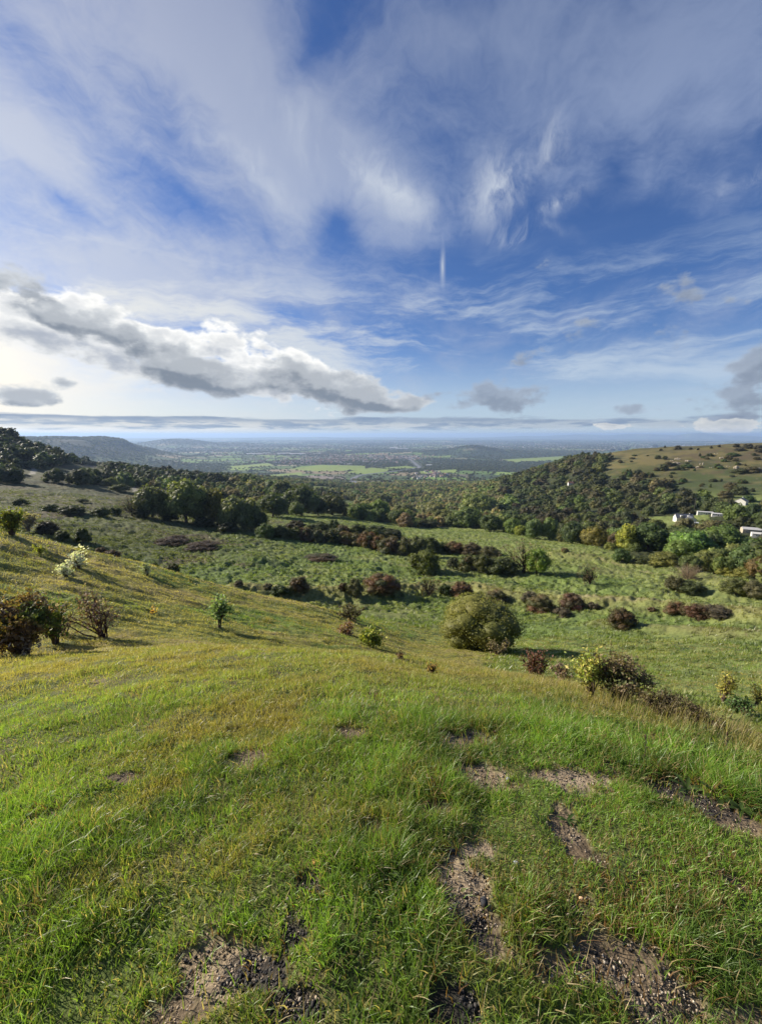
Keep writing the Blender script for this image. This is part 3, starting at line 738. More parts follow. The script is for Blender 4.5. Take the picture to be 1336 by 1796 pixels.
# ------------------------------------------------------------------ shrubs and trees of the middle distance, one by one
RED = (.098, .070, .040); RBR = (.115, .085, .043); PUR = (.078, .066, .042); OLV = (.075, .082, .026); GRN = (.060, .088, .024)
YGR = (.150, .170, .030); DRK = (.056, .068, .026); GRY = (.095, .085, .055); LGR = (.095, .135, .035); TAN = (.17, .13, .075); ORG = (.17, .12, .03); BGR = (.045, .062, .022)
SHRUBS = [
 # kind, px, py, w, h, colour, label
 ('haw', 524, 1037, 37, 31, PUR, 'round purplish hawthorn bush standing alone left of the pasture bank'),
 ('low', 490, 1043, 34, 20, BGR, 'low scrubby bush on the spur edge just left of the purplish hawthorn'),
 ('low', 418, 1027, 16, 10, PUR, 'tiny dark bush poking over the spur edge'),
 ('low', 470, 1033, 16, 12, GRY, 'small grey scrub tuft beside the low scrubby bush'),
 ('haw', 602, 1035, 18, 16, PUR, 'small purple brown bush just left of the grey green upright one'),
 ('bush', 623, 1044, 29, 35, (.085, .085, .045), 'upright grey green bush beside the widest russet bush'),
 ('haw', 670, 1036, 64, 33, RED, 'widest russet hawthorn clump on the pasture bank'),
 ('thin', 752, 1046, 42, 40, RBR, 'thin yellowing hawthorn on the bank'),
 ('bush', 779, 1043, 24, 22, BGR, 'small dark green bush between the yellowing and the red hawthorn'),
 ('haw', 808, 1047, 41, 32, RED, 'round red hawthorn above the large round tree'),
 ('haw', 870, 1056, 42, 25, RED, 'low red hawthorn to the upper right of the large round tree'),
 ('low', 928, 1054, 28, 20, GRY, 'dull grey bush behind the dark red hawthorn'),
 ('haw', 948, 1073, 48, 34, RED, 'dark red hawthorn at the left of the group of three'),
 ('haw', 1002, 1066, 42, 30, (.095, .055, .042), 'pale russet hawthorn at the right of the group of three'),
 ('low', 988, 1080, 32, 16, PUR, 'smallest dark bush at the foot of the group of three'),
 ('low', 1040, 1067, 22, 12, PUR, 'tiny scrub patch right of the group of three hawthorns'),
 ('haw', 1088, 1098, 48, 36, (.060, .050, .026), 'brown green bush alone on the lower bank'),
 ('haw', 1182, 1077, 36, 24, RED, 'red brown bush at the left of the pair on the right pasture'),
 ('haw', 1222, 1084, 46, 28, (.07, .045, .028), 'darker bush at the right of the pair on the right pasture'),
 ('low', 1262, 1078, 50, 16, PUR, 'low brown scrub trailing right of the pair of bushes'),
 ('low', 1142, 1072, 14, 9, RED, 'tiny red scrub left of the pair of bushes'),
 ('bush', 1184, 1034, 38, 27, (.065, .062, .028), 'round olive bush beside the dark low one'),
 ('low', 1212, 1037, 40, 21, DRK, 'very dark low bush right of the olive one'),
 ('bare', 1205, 1018, 46, 34, (.15, .125, .10), 'bare pale grey tree behind the olive bush'),
 ('bush', 1290, 1043, 44, 34, OLV, 'rounded olive bush at the right side of the pasture'),
 ('bush', 1322, 1046, 40, 32, (.09, .085, .045), 'pale olive bush at the right edge of the photo'),
 ('thin', 1033, 1026, 38, 42, (.105, .075, .045), 'open twiggy tree casting a long shadow over the pasture'),
 ('haw', 990, 968, 12, 8, RBR, 'speck of a bush high on the upper pasture'),
 ('bush', 1089, 985, 30, 27, (.055, .085, .028), 'round green bush standing out on the upper pasture edge'),
 ('thin', 918, 1003, 82, 60, (.125, .105, .062), 'large grey brown tree with thinning crown beside the pale green one'),
 ('tree', 940, 1007, 42, 47, (.13, .18, .034), 'bright yellow green tree at the end of the short hedge'),
 ('haw', 820, 998, 36, 30, (.075, .068, .030), 'leftmost bush of the short hedge'),
 ('bush', 848, 1001, 44, 34, (.060, .065, .024), 'second bush of the short hedge'),
 ('low', 882, 1004, 50, 32, DRK, 'dark third bush of the short hedge below the grey brown tree'),
 ('bush', 795, 996, 24, 22, (.050, .055, .024), 'small dark bush between the rounded green tree and the short hedge'),
 ('bush', 745, 1001, 58, 42, (.085, .098, .026), 'big rounded green and yellow bush below the long hedge'),
 ('bush', 147, 951, 26, 30, DRK, 'round dark bush standing alone in the left bowl'),
 ('low', 110, 947, 24, 20, DRK, 'dark bush next to the lone round one in the left bowl'),
 ('low', 84, 938, 34, 28, (.04, .035, .022), 'dark brown scrub above the spur crest on the left'),
 ('haw', 303, 1006, 24, 21, DRK, 'round dark bush just behind the spur edge'),
 ('low', 270, 1000, 16, 16, DRK, 'small dark bush beside the round one behind the spur edge'),
 ('low', 196, 980, 30, 18, (.075, .052, .035), 'brown scrub behind the spur edge on the left'),
 ('low', 178, 972, 18, 14, (.075, .052, .035), 'smaller brown scrub left of its neighbour behind the spur edge'),
 ('bush', 178, 905, 34, 18, DRK, 'dark bush at the foot of the left slope below the tree row'),
 ('low', 128, 900, 44, 16, (.042, .05, .022), 'flat dark thicket at the left end of the bowl'),
 ('low', 90, 897, 26, 15, BGR, 'small green thicket at the left end of the bowl'),
 ('low', 36, 886, 26, 14, DRK, 'low dark bush on the left meadow'),
 ('low', 144, 881, 20, 8, DRK, 'flat dark bush on the left meadow'),
 ('low', 211, 861, 34, 14, DRK, 'dark oval bush beside the white footpath'),
 ('thin', 232, 904, 40, 38, (.06, .05, .036), 'leafless brown tree at the left end of the tree row'),
 ('bush', 202, 903, 24, 16, DRK, 'dark shrub under the leafless brown tree'),
 ('haw', 560, 982, 60, 10, PUR, 'flat bramble patch in the middle of the pasture'),
 ('low', 300, 951, 60, 10, (.05, .035, .022), 'dark bramble patch in the left bowl'),
 ('low', 354, 960, 60, 9, (.05, .035, .022), 'second dark bramble patch further right in the left bowl'),
 ('bush', 1125, 986, 30, 11, (.06, .07, .025), 'low hedge scrap along the upper pasture'),
 ('low', 1150, 990, 34, 10, (.05, .06, .025), 'low dark scrub at the corner of the upper pasture'),
]
for (k, px, py, w, h, c, lab) in SHRUBS:
    nm = {'haw': 'hawthorn_bush', 'low': 'scrub', 'bush': 'bush', 'tree': 'tree', 'thin': 'twiggy_tree', 'bare': 'bare_tree'}[k]
    plant(nm, k, px, py, w, h, c, lab, 'tree' if k in ('tree', 'thin', 'bare') else 'bush')
# the long hedge, bush by bush
HEDGE = [(466, 942, 34, 26, GRN, 'green'), (492, 943, 34, 24, (.06, .07, .024), 'olive'), (515, 946, 30, 25, OLV, 'olive'), (536, 948, 30, 28, PUR, 'purple brown'), (556, 951, 28, 26, PUR, 'purple brown'),
         (580, 951, 34, 26, (.045, .05, .02), 'dark green'), (606, 953, 30, 25, RBR, 'russet'), (626, 956, 28, 24, RED, 'red brown'), (645, 960, 34, 32, RED, 'red brown'), (664, 963, 30, 28, RBR, 'russet'), (684, 970, 44, 34, PUR, 'purple brown'),
         (712, 974, 36, 36, (.085, .085, .042), 'grey green'), (733, 975, 44, 40, (.08, .09, .04), 'grey green'), (757, 970, 34, 32, DRK, 'dark'), (778, 968, 24, 20, BGR, 'dark green'), (796, 970, 36, 24, RED, 'red brown'),
         (828, 972, 40, 22, (.07, .055, .032), 'brown'), (858, 976, 36, 20, (.075, .07, .035), 'brown'), (600, 938, 30, 20, PUR, 'purple brown'), (627, 938, 34, 22, DRK, 'dark'), (660, 942, 50, 22, DRK, 'dark'), (520, 927, 36, 16, (.05, .042, .026), 'dark'), (560, 930, 40, 16, DRK, 'dark'), (586, 927, 22, 18, BGR, 'dark green'), (688, 945, 40, 20, (.045, .05, .025), 'dark')]
HW = ['at the left end', 'second from the left end', 'third from the left end', 'fourth along from the left', 'fifth along from the left', 'sixth along, just before the russet part', 'where the russet part begins', 'in the russet part, narrow', 'tallest in the russet part', 'after the tallest russet one', 'where the front of the hedge drops',
      'left of its tallest rounded bush', 'its tallest rounded one', 'right of its tallest rounded bush', 'small, in the gap near the right end', 'near the right end', 'next to last on the right', 'last on the right', 'in the back row above the russet part', 'second in the back row', 'wide one in the back row', 'in the back row near the left end', 'in the back row beside the pale meadow', 'small one in the back row', 'last of the back row on the right']
for i, (px, py, w, h, c, cn) in enumerate(HEDGE):
    plant('hedge_bush', 'haw' if c in (RED, RBR, PUR) else 'bush', px, py, w, h, c, f'{cn} bush of the long hedge, {HW[i]}', 'bush', 'bushes of the long hedge across the pasture')
# row of tall trees on the left
ROW = [('tree', 268, 908, 56, 58, (.095, .105, .045), 'grey green tree at the left end of the row'), ('tree', 296, 912, 36, 40, (.09, .10, .032), 'small olive tree squeezed left of the tallest one'), ('tree', 327, 916, 72, 78, (.12, .14, .048), 'tallest and broadest tree of the row, with lit left side'),
       ('tall', 358, 917, 42, 64, (.09, .10, .038), 'tree right of the tallest in the row'), ('tall', 382, 922, 46, 66, (.10, .095, .03), 'brownish green tree in the middle of the row'), ('tree', 415, 929, 54, 62, (.12, .135, .06), 'pale grey green tree right of the middle of the row'),
       ('tall', 440, 930, 44, 58, (.12, .135, .055), 'willow like pale tree at the right end of the row'), ('bush', 300, 913, 30, 20, (.035, .04, .016), 'dark undergrowth bush below the row of trees'), ('bush', 356, 924, 34, 20, (.035, .04, .016), 'dark undergrowth bush below the brownish tree'),
       ('bush', 400, 933, 36, 20, (.035, .04, .016), 'dark undergrowth bush near the right end of the row'), ('tree', 455, 931, 34, 38, (.06, .072, .03), 'low tree filling the gap before the long hedge'), ('bush', 250, 908, 28, 22, (.05, .055, .025), 'dusky bush at the left foot of the row')]
for (k, px, py, w, h, c, lab) in ROW:
    plant('field_tree' if k != 'bush' else 'bush', k, px, py, w, h, c, lab, 'tree' if k != 'bush' else 'bush', 'row of trees left of the long hedge')
# trees on the edge of the right-hand wood
EDGE = [('tree', 898, 937, 30, 30, LGR, 'light green tree at the wood edge, left of a paler pair'), ('tall', 935, 944, 34, 36, (.10, .135, .05), 'pale tree at the wood edge, left of a matching pair'), ('tall', 962, 946, 32, 40, (.105, .14, .05), 'pale tree at the wood edge, right of a matching pair'),
        ('tree', 912, 940, 24, 20, YGR, 'small yellow green tree under the light green one'), ('tree', 1040, 958, 46, 38, (.13, .115, .032), 'golden brown tree at the wood edge'), ('tall', 1097, 964, 42, 46, (.20, .21, .038), 'bright yellow tree standing out at the wood edge'),
        ('tree', 1002, 954, 40, 42, (.05, .07, .028), 'dark green tree left of the golden brown one'), ('bush', 985, 950, 22, 18, (.09, .09, .03), 'small olive bush at the wood edge'), ('tree', 1078, 962, 24, 30, (.08, .06, .035), 'brown tree left of the bright yellow one'),
        ('bush', 1070, 964, 22, 14, (.13, .14, .035), 'small yellowish bush below the bright yellow tree'), ('tree', 1135, 965, 56, 52, (.055, .082, .03), 'broad green tree right of the bright yellow one'), ('bush', 1112, 967, 26, 16, (.08, .10, .03), 'green bush below the broad tree at the wood edge'),
        ('tree', 1205, 975, 60, 50, (.060, .09, .032), 'broad dark green tree in the lower wood'), ('tree', 1262, 975, 68, 56, (.095, .135, .036), 'broad bright green tree in the lower wood'), ('tree', 1190, 985, 50, 40, (.11, .15, .038), 'light green tree in front of the broad dark one'),
        ('bush', 1165, 991, 48, 26, (.12, .12, .035), 'yellowish bush at the lower wood corner'), ('tree', 1236, 1002, 40, 40, (.13, .14, .045), 'pale yellow green tree at the pasture foot'), ('tree', 1262, 1007, 32, 34, (.10, .13, .035), 'green tree right of the pale one at the pasture foot'), ('bush', 1270, 1009, 30, 20, (.16, .16, .035), 'yellow bush at the pasture foot'),
        ('tree', 1300, 1000, 48, 46, (.075, .11, .04), 'green tree near the right edge at the pasture foot'), ('bush', 1300, 1012, 34, 18, (.15, .15, .04), 'second yellow bush at the pasture foot, near the edge'), ('tree', 1330, 1015, 40, 40, (.12, .085, .035), 'russet tree at the right edge at the pasture foot'),
        ('tree', 1210, 1003, 36, 32, (.07, .09, .03), 'dusky tree left of the pale yellow green one'), ('tree', 665, 912, 40, 38, (.11, .15, .042), 'bright green tree at the top of the pale meadow'), ('tree', 640, 910, 34, 28, (.07, .10, .035), 'mid green tree left of the bright one above the meadow'),
        ('tree', 820, 925, 50, 38, (.085, .115, .038), 'broad green tree at the upper corner of the pasture'), ('tree', 700, 920, 36, 28, (.06, .08, .03), 'dark tree between the meadow and the pasture'), ('bush', 750, 925, 40, 16, (.05, .055, .022), 'low dark thicket at the top of the pasture'), ('tree', 780, 921, 44, 30, (.115, .12, .045), 'yellowish tree at the top of the pasture'),
        ('tree', 860, 932, 40, 32, (.055, .075, .028), 'dark tree at the top of the pasture')]
EDGE += [('tree', 479, 906, 50, 44, (.060, .078, .030), 'broad dark green tree behind the left end of the pale meadow'), ('tall', 497, 882, 46, 42, (.072, .085, .034), 'dusky tree rising behind the broad dark one'), ('tree', 529, 904, 62, 54, (.068, .085, .034), 'largest tree behind the pale meadow'),
        ('tree', 520, 905, 28, 26, (.10, .125, .05), 'small pale green tree in front of the largest meadow tree'), ('tree', 583, 903, 52, 38, (.075, .082, .036), 'wide low tree right of the largest meadow tree'), ('tree', 558, 904, 34, 34, (.06, .07, .03), 'dark tree between the largest and the wide low one'), ('tree', 626, 910, 30, 28, (.085, .105, .042), 'round grey green tree at the right end of the pale meadow'),
        ('tree', 708, 912, 46, 30, (.12, .125, .055), 'olive tree in the valley opening, right of the bright one'), ('tree', 672, 890, 34, 26, (.10, .11, .05), 'olive tree up the valley beyond the bright green one'), ('tree', 760, 912, 46, 34, (.15, .15, .065), 'tan tree at the mouth of the valley'), ('tree', 835, 905, 60, 44, (.14, .165, .055), 'large pale lime green tree behind the broad one at the pasture corner')]
EDGE_XY = []
for (k, px, py, w, h, c, lab) in EDGE:
    o = plant('wood_edge_tree' if k != 'bush' else 'bush', k, px, py, w, h, c, lab, 'tree' if k != 'bush' else 'bush', rmin=60); EDGE_XY.append(o.location[:2])
# the big round tree
plant('round_tree', 'big', 838, 1136, 136, 92, (.14, .14, .038), 'large round olive tree standing alone below the spur', 'tree', rmin=28)
# small bushes and trees of the right-hand common
RIDGE = [(1148, 783, 12, 5), (1158, 789, 7, 3), (1098, 787, 9, 4), (1086, 789, 10, 4), (1073, 790, 14, 4), (1188, 787, 14, 7), (1165, 784, 5, 3), (1210, 787, 8, 3), (1223, 788, 6, 3), (1246, 785, 6, 3), (1260, 783, 6, 4), (1290, 783, 14, 6), (1310, 785, 22, 8), (1330, 787, 20, 8), (1296, 789, 22, 4), (1334, 792, 24, 7)]
for i, (px, py, w, h) in enumerate(RIDGE):
    plant('ridge_bush', 'low', px, py + 1.5, w * .75, h + 1.5, (.05, .046, .028), 'small dark bush on the skyline ridge of the right-hand common', 'bush', 'bushes along the skyline ridge', rmin=300)
HILLB = [(1162, 825, 18, 12), (1170, 818, 14, 9), (1204, 820, 22, 6), (1190, 824, 20, 7), (1276, 806, 18, 8), (1284, 800, 24, 6), (1296, 830, 30, 8), (1316, 828, 34, 10), (1100, 835, 20, 12), (1118, 832, 18, 9), (1126, 838, 14, 10), (1138, 836, 20, 8), (1090, 842, 16, 10), (1175, 850, 20, 10), (1196, 846, 16, 8), (1250, 845, 16, 6), (1280, 858, 26, 12), (1300, 848, 18, 8), (1244, 800, 14, 5), (1326, 806, 14, 5), (1262, 822, 14, 5), (1204, 816, 10, 6), (1150, 826, 12, 6), (1228, 862, 12, 5), (1294, 868, 34, 16), (1270, 874, 30, 14), (1310, 880, 26, 12), (1165, 806, 10, 7), (1108, 805, 12, 3), (1112, 800, 10, 3), (1135, 800, 6, 2)]
_hb = np.random.default_rng(91)
for i in range(46):
    qx = _hb.uniform(1070, 1336); HILLB.append((qx, _hb.uniform(797, 868) + (1200 - qx) * .02, _hb.uniform(4, 13), _hb.uniform(2.5, 7)))
for i, (px, py, w, h) in enumerate(HILLB):
    plant('hillside_bush', ('low', 'bush', 'haw')[i % 3], px, py, w * .8, h * 1.15, [(.055, .062, .026), (.08, .07, .034), (.062, .078, .030)][i % 3], 'small bush on the open grass of the right-hand hillside', 'bush', 'bushes on the open hillside', rmin=250)
# ------------------------------------------------------------------ woods: the nearest trees one by one, the rest as a mass
WCOL = {'vale': [(.12, .135, .05), (.16, .145, .07), (.19, .165, .085), (.085, .11, .042), (.14, .16, .055)], 'right': [(.044, .058, .022), (.056, .070, .025), (.066, .080, .028), (.050, .052, .026), (.085, .10, .032), (.072, .066, .034)],
        'low': [(.070, .10, .032), (.085, .12, .035), (.055, .08, .028), (.10, .115, .035), (.062, .085, .03)],
        'valley': [(.070, .090, .034), (.095, .110, .042), (.13, .125, .055), (.055, .075, .03), (.15, .135, .070), (.09, .115, .038)],
        'left': [(.034, .045, .019), (.042, .052, .021), (.034, .040, .020), (.050, .060, .026)]}
def scatter(n, r0, r1, a0, a1, sep_f, seed, dens):
    rg = np.random.default_rng(seed)
    r = np.sqrt(rg.uniform(r0 * r0, r1 * r1, n)); a = rg.uniform(a0, a1, n)
    x, y = np.sin(a) * r, np.cos(a) * r; z = height(x, y, False)
    k = dens(x, y, z, r) > rg.uniform(0, 1, n); x, y, z, r = x[k], y[k], z[k], r[k]
    o = np.argsort(r); x, y, z, r = x[o], y[o], z[o], r[o]
    keep = []; grid = {}
    for i in range(len(x)):
        s = sep_f(r[i]); g = 12.0; gi, gj = int(x[i] // g), int(y[i] // g); ok = True
        for di in (-1, 0, 1):
            for dj in (-1, 0, 1):
                for j in grid.get((gi + di, gj + dj), ()):
                    if (x[i] - x[j]) ** 2 + (y[i] - y[j]) ** 2 < s * s: ok = False; break
                if not ok: break
            if not ok: break
        if ok: keep.append(i); grid.setdefault((gi, gj), []).append(i)
    return x[keep], y[keep], z[keep], r[keep]
HOUSE_PX = [(1195, 915, 26, 12), (1245, 906, 34, 12), (1298, 889, 20, 14), (1320, 940, 34, 16), (1000, 852, 14, 7), (204, 842, 12, 8), (1216, 921, 14, 8), (1290, 888, 22, 6)]
wx, wy, wz, wr = scatter(60000, 105, 1700, R(-60), R(56), lambda r: 6.2 if r < 380 else 10.0, 11, wood_density)
wpx, wpy = to_pix(wx, wy, wz)
# hidden-line test, so that single trees are spent on what can be seen
def visible(x, y, z, top=9.0):
    r = np.hypot(x, y); t = (z + top - CAMZ) / r; ok = np.ones(len(x), bool)
    for f in np.linspace(.05, .97, 40):
        zz = height(x * f, y * f, False); tree = np.where(wood_density(x * f, y * f, zz, r * f) > 0, 5.0, 0)
        ok &= (zz + tree * (f < .93) - CAMZ) / (r * f) < t
    return ok
vis = visible(wx, wy, wz) & (wpx > -30) & (wpx < 1366)
clear = np.ones(len(wx), bool)
for (hx, hy, w_, h_) in HOUSE_PX: clear &= ~((np.abs(wpx - hx) < w_ * .8) & (wpy > hy - 3) & (wpy < hy + h_ * 1.35) & (wr > 100))
for (ex, ey) in EDGE_XY: clear &= np.hypot(wx - ex, wy - ey) > 3.5
_rg = np.random.default_rng(5)
WOODMESH = [get_crown('wood', v) for v in range(8)]
order = [i for i in np.argsort(wr) if vis[i] and clear[i]]
single = set(order[:290])
ZL = {'vale': ('olive or tan tree of the mixed wood in the valley bottom', 'trees of the valley bottom'), 'right': ('dark tree in the wood covering the right-hand hillside', 'trees of the right-hand wood'), 'low': ('green tree in the lower wood at the foot of the right-hand hillside', 'trees of the lower wood'),
      'valley': ('tree of the belt of woodland down the valley', 'trees of the valley wood'), 'left': ('dark tree of the wood on the left hill', 'trees of the left-hand wood')}
def zone_of(i):
    if wpx[i] > 640 and wr[i] < 1400:
        lim = 936 + (wpx[i] - 900) * .10
        if 640 < wpx[i] < 880 and wpy[i] > 838 + (wpx[i] - 700) * .08: return 'vale'
        return 'low' if (wpy[i] > lim and wpx[i] > 880) or (wpx[i] < 900 and wpy[i] > 880) else 'right'
    if wpx[i] < 420 and wpy[i] < 852: return 'left'
    return 'valley'
far_list = []
for i in range(len(wx)):
    if not clear[i]: continue
    zn = zone_of(i); cs = WCOL[zn]; c = np.array(cs[int(_rg.integers(len(cs)))]) * _rg.uniform(.66, 1.42) * _rg.uniform(.9, 1.1, 3)
    W = _rg.uniform(6.5, 11.0) if wr[i] < 380 else _rg.uniform(9.5, 18); H = W * (_rg.uniform(.75, 1.05) if wr[i] < 380 else _rg.uniform(.6, .85))
    if zn == 'right' and _rg.uniform() < .3: W *= .6; H *= .5
    if i in single:
        o = bpy.data.objects.new('wood_tree', WOODMESH[int(_rg.integers(8))]); COL.objects.link(o)
        o.location = (wx[i], wy[i], wz[i] - .08 * H); o.scale = (W, W, H); o.rotation_euler = (0, 0, _rg.uniform(0, 6.28)); o.color = (*c, 1)
        props(o, ZL[zn][0], 'tree', ZL[zn][1])
    else: far_list.append((wx[i], wy[i], wz[i] - .08 * H, W, H, c))
def mass(name, items, protos, label, cat, mat=M_LEAF, seed=3):
    """many far plants merged into one object"""
    rg = np.random.default_rng(seed); Vs, Fs, Ss, Cs = [], [], [], []; n = 0
    items_by = {}
    for it in items: items_by.setdefault(int(rg.integers(len(protos))), []).append(it)
    for k, its in items_by.items():
        V, Fi, S, C = protos[k]; m = len(its)
        P = np.array([it[:3] for it in its]); W = np.array([it[3] for it in its]); H = np.array([it[4] for it in its]); c = np.array([it[5] for it in its])
        a = rg.uniform(0, 6.28, m); ca, sa = np.cos(a)[:, None], np.sin(a)[:, None]
        X = (V[None, :, 0] * ca - V[None, :, 1] * sa) * W[:, None] + P[:, 0:1]; Y = (V[None, :, 0] * sa + V[None, :, 1] * ca) * W[:, None] + P[:, 1:2]; Z = V[None, :, 2] * H[:, None] + P[:, 2:3]
        Vs.append(np.stack([X, Y, Z], -1).reshape(-1, 3)); Cs.append((C[None] * c[:, None, :]).reshape(-1, 3))
        Fs.append((Fi[None, :] + (np.arange(m) * len(V))[:, None]).ravel() + n); Ss.append(np.tile(S, m)); n += m * len(V)
    o = mesh_np(name, np.concatenate(Vs), np.concatenate(Fs), np.concatenate(Ss), mat, np.concatenate(Cs))
    o['kind'] = 'stuff'; props(o, label, cat); return o
PF = [crown(300 + k, 260, 9, .085, 0, shape='ball' if k % 2 else 'dome', tilt=.35, colA=(.72, .75, .75), colB=(1.2, 1.18, 1.05), core=1).arrays() for k in range(5)]
PM = [crown(340 + k, 40, 4, .17, 0, shape='ball', tilt=.35, colA=(.75, .75, .75), colB=(1.2, 1.18, 1.05), core=1).arrays() for k in range(4)]
mass('distant_woodland', [f for f in far_list if math.hypot(f[0], f[1]) < 1250], PF, 'mass of further trees filling the woods on both hillsides and the valley', 'woodland')
mass('valley_woodland', [f for f in far_list if math.hypot(f[0], f[1]) >= 1250], PM, 'woodland mass on the lower slopes down towards the vale', 'woodland')
# vale: hedgerow trees and copses
def vale_density(x, y, z, r):
    cid, e = vale_field(x, y)
    d = (1 - sstep(e, 4, 12 + r * .002)) * .8
    wn = fbm(x, y, 700, 4, 92); d = np.maximum(d, sstep(wn, -.12, .12) * .8); d = np.maximum(d, .06)
    t = town_density(x, y); d = np.maximum(d, t * .35)
    hw = sstep(hills(x, y), 45, 80) * (1 - sstep(r, 12000, 20000)); d = np.maximum(d, hw * sstep(fbm(x, y, 420, 3, 95) + hw, .3, .7))
    return d
def vale_pts(n, r0, r1, seed, half=R(46)):
    rg = np.random.default_rng(seed); r = np.exp(rg.uniform(math.log(r0), math.log(r1), n)) if True else 0
    a = rg.uniform(-half, half, n); x, y = np.sin(a) * r, np.cos(a) * r; z = height(x, y, False)
    k = (vale_density(x, y, z, r) > rg.uniform(0, 1, n)); 
    qx, qy = to_pix(x, y, z)
    for poly in BRIGHT: k &= ~inpoly(qx, qy, poly)
    for pts, w in ROADPTS: b, _ = seg_dist(x, y, pts); k &= b > w * 1.5
    return x[k], y[k], z[k], r[k]
ROADPTS = []
for pts, w, rm in [([(640, 862), (633, 853), (619, 846), (618, 841), (626, 836), (640, 832.5), (662, 830), (700, 826), (735, 820), (730, 815), (722, 808), (716, 803)], 25, 1400), ([(664, 880), (676, 881.5), (690, 883), (692, 888)], 6, 500)]:
    ROADPTS.append(([hit(a, b, rm)[:2] for a, b in pts], w))
x, y, z, r = vale_pts(50000, 1500, 5200, 21)
g_ = np.random.default_rng(8)
def items(x, y, z, r, grow):
    out = []
    for i in range(len(x)):
        W = g_.uniform(7, 14) * (1 + grow * r[i] / 5000); c = np.array([(.045, .058, .024), (.055, .068, .026), (.07, .075, .032), (.05, .055, .028), (.085, .080, .035)][int(g_.integers(5))]) * g_.uniform(.8, 1.25)
        out.append((x[i], y[i], z[i] - .8, W * g_.uniform(.9, 1.4), W * g_.uniform(.6, .9), c))
    return out
mass('vale_trees', items(x, y, z, r, .25), PM, 'hedgerow trees and copses between the fields of the near vale', 'trees', seed=9)
PL = []
for k in range(3):
    iv, if_ = ico(1); rg = np.random.default_rng(60 + k); a = Acc(); a.add(iv * np.array([.5, .5, .5]) * rg.uniform(.8, 1.15, (len(iv), 1)) + np.array([0, 0, .45]), if_, (.95, .95, .95)); PL.append(a.arrays())
x, y, z, r = vale_pts(45000, 5000, 17000, 22)
mass('far_vale_trees', items(x, y, z, r, .45), PL, 'tiny tree lines and woods of the distant vale', 'trees', seed=10)
# ------------------------------------------------------------------ shrubs on the spur and knoll, modelled with stems and single leaves
def shrub_mesh(seed, H, W, stems, leaf, leafcols, nleaf, up=.6, twcol=(.10, .07, .055), rad=.012, sub=5, curve=.25, leafzone=.15, clump=.0):
    rg = np.random.default_rng(seed); st = Acc(); pts = []
    for s in range(stems):
        th = rg.uniform(0, 6.28); sp = rg.uniform(.15, 1.0) * W * .5; h = H * rg.uniform(.65, 1.0) * (1 - .25 * (sp / (W * .5)) ** 2)
        b = np.array([rg.normal(0, .035 * W), rg.normal(0, .035 * W), -.03]); e = np.array([math.cos(th) * sp, math.sin(th) * sp, h])
        m1 = b + (e - b) * .4 + np.array([0, 0, h * .12]) + rg.normal(0, curve * .12 * H, 3); m2 = b + (e - b) * .75 + rg.normal(0, curve * .12 * H, 3)
        tube(st, [b, m1, m2, e], [rad, rad * .75, rad * .5, rad * .2], twcol, 4)
        chain = [b, m1, m2, e]
        for q in range(sub):
            t = rg.uniform(.25, .95) * 3; i = min(int(t), 2); p0 = chain[i] + (chain[i + 1] - chain[i]) * (t - i)
            d = unit(rg.normal(0, 1, 3) + np.array([e[0], e[1], 0]) * .5 / max(W, .1) + np.array([0, 0, up])); L = H * rg.uniform(.12, .32)
            p1 = p0 + d * L * .5 + rg.normal(0, .02 * H, 3); p2 = p0 + d * L + rg.normal(0, .03 * H, 3)
            tube(st, [p0, p1, p2], [rad * .38, rad * .26, rad * .1], twcol, 3)
            for t2 in rg.uniform(.1, 1.05, 6): pts.append(p0 + (p2 - p0) * t2)
        for t2 in rg.uniform(leafzone, 1.03, 6):
            i = min(int(t2 * 3), 2); pts.append(chain[i] + (chain[i + 1] - chain[i]) * (t2 * 3 - i))
    pts = np.array(pts); pts = pts[pts[:, 2] > H * leafzone]
    lf = Acc(); k = rg.integers(0, len(pts), nleaf); P = pts[k] + rg.normal(0, leaf * 1.1, (nleaf, 3))
    P[:, 2] = np.maximum(P[:, 2], .02)
    cidx = (rg.uniform(0, 1, nleaf) ** 1.0 * len(leafcols)).astype(int)
    if clump:   # colours in patches
        cidx = ((vnoise(P[:, 0] / (clump * W) + 9, P[:, 1] / (clump * W) + P[:, 2] / (clump * H), seed) * 1.3 - .15 + rg.normal(0, .10, nleaf)).clip(0, .999) * len(leafcols)).astype(int)
    V, Fq = cards(P, np.tile([0, 0, .4], (nleaf, 1)) + rg.normal(0, .5, (nleaf, 3)), leaf, rg, .8, 1.5)
    lf.add(V, Fq, np.repeat(np.array(leafcols)[cidx] * rg.uniform(.75, 1.3, (nleaf, 1)), 4, axis=0))
    return st, lf
def near_shrub(name, px, py, wpx, hpx, stems, leafpx, cols, nleaf, label, cat='bush', rmin=1.0, group=None, seed=0, **kw):
    x, y = hit(px, py, rmin)[:2]; z = hz(x, y, True); s = px_scale(x, y, z)
    st, lf = shrub_mesh(seed or int(px * 7 + py), hpx * s, wpx * s, stems, leafpx * s, cols, nleaf, rad=kw.pop('radpx', 1.6) * s, **kw)
    o = empty(name, (x, y, z)); props(o, label, cat, group)
    part('stems', st.mesh('stems', M_TWIGV, True), o); part('leaves', lf.mesh('leaves', M_LEAF), o); return o
M_TWIGV = mat_leaf('twig_bark', .0, .85, .2, .15)
A_ = dict
near_shrub('autumn_shrub', 40, 1146, 120, 112, 42, 5.2, [(.055, .075, .022), (.07, .085, .025), (.09, .09, .03), (.15, .11, .035), (.14, .085, .042), (.11, .075, .045), (.22, .18, .15)], 5200, 'large autumn shrub with red, orange and green leaves at the left edge', clump=.35, sub=7, seed=3)
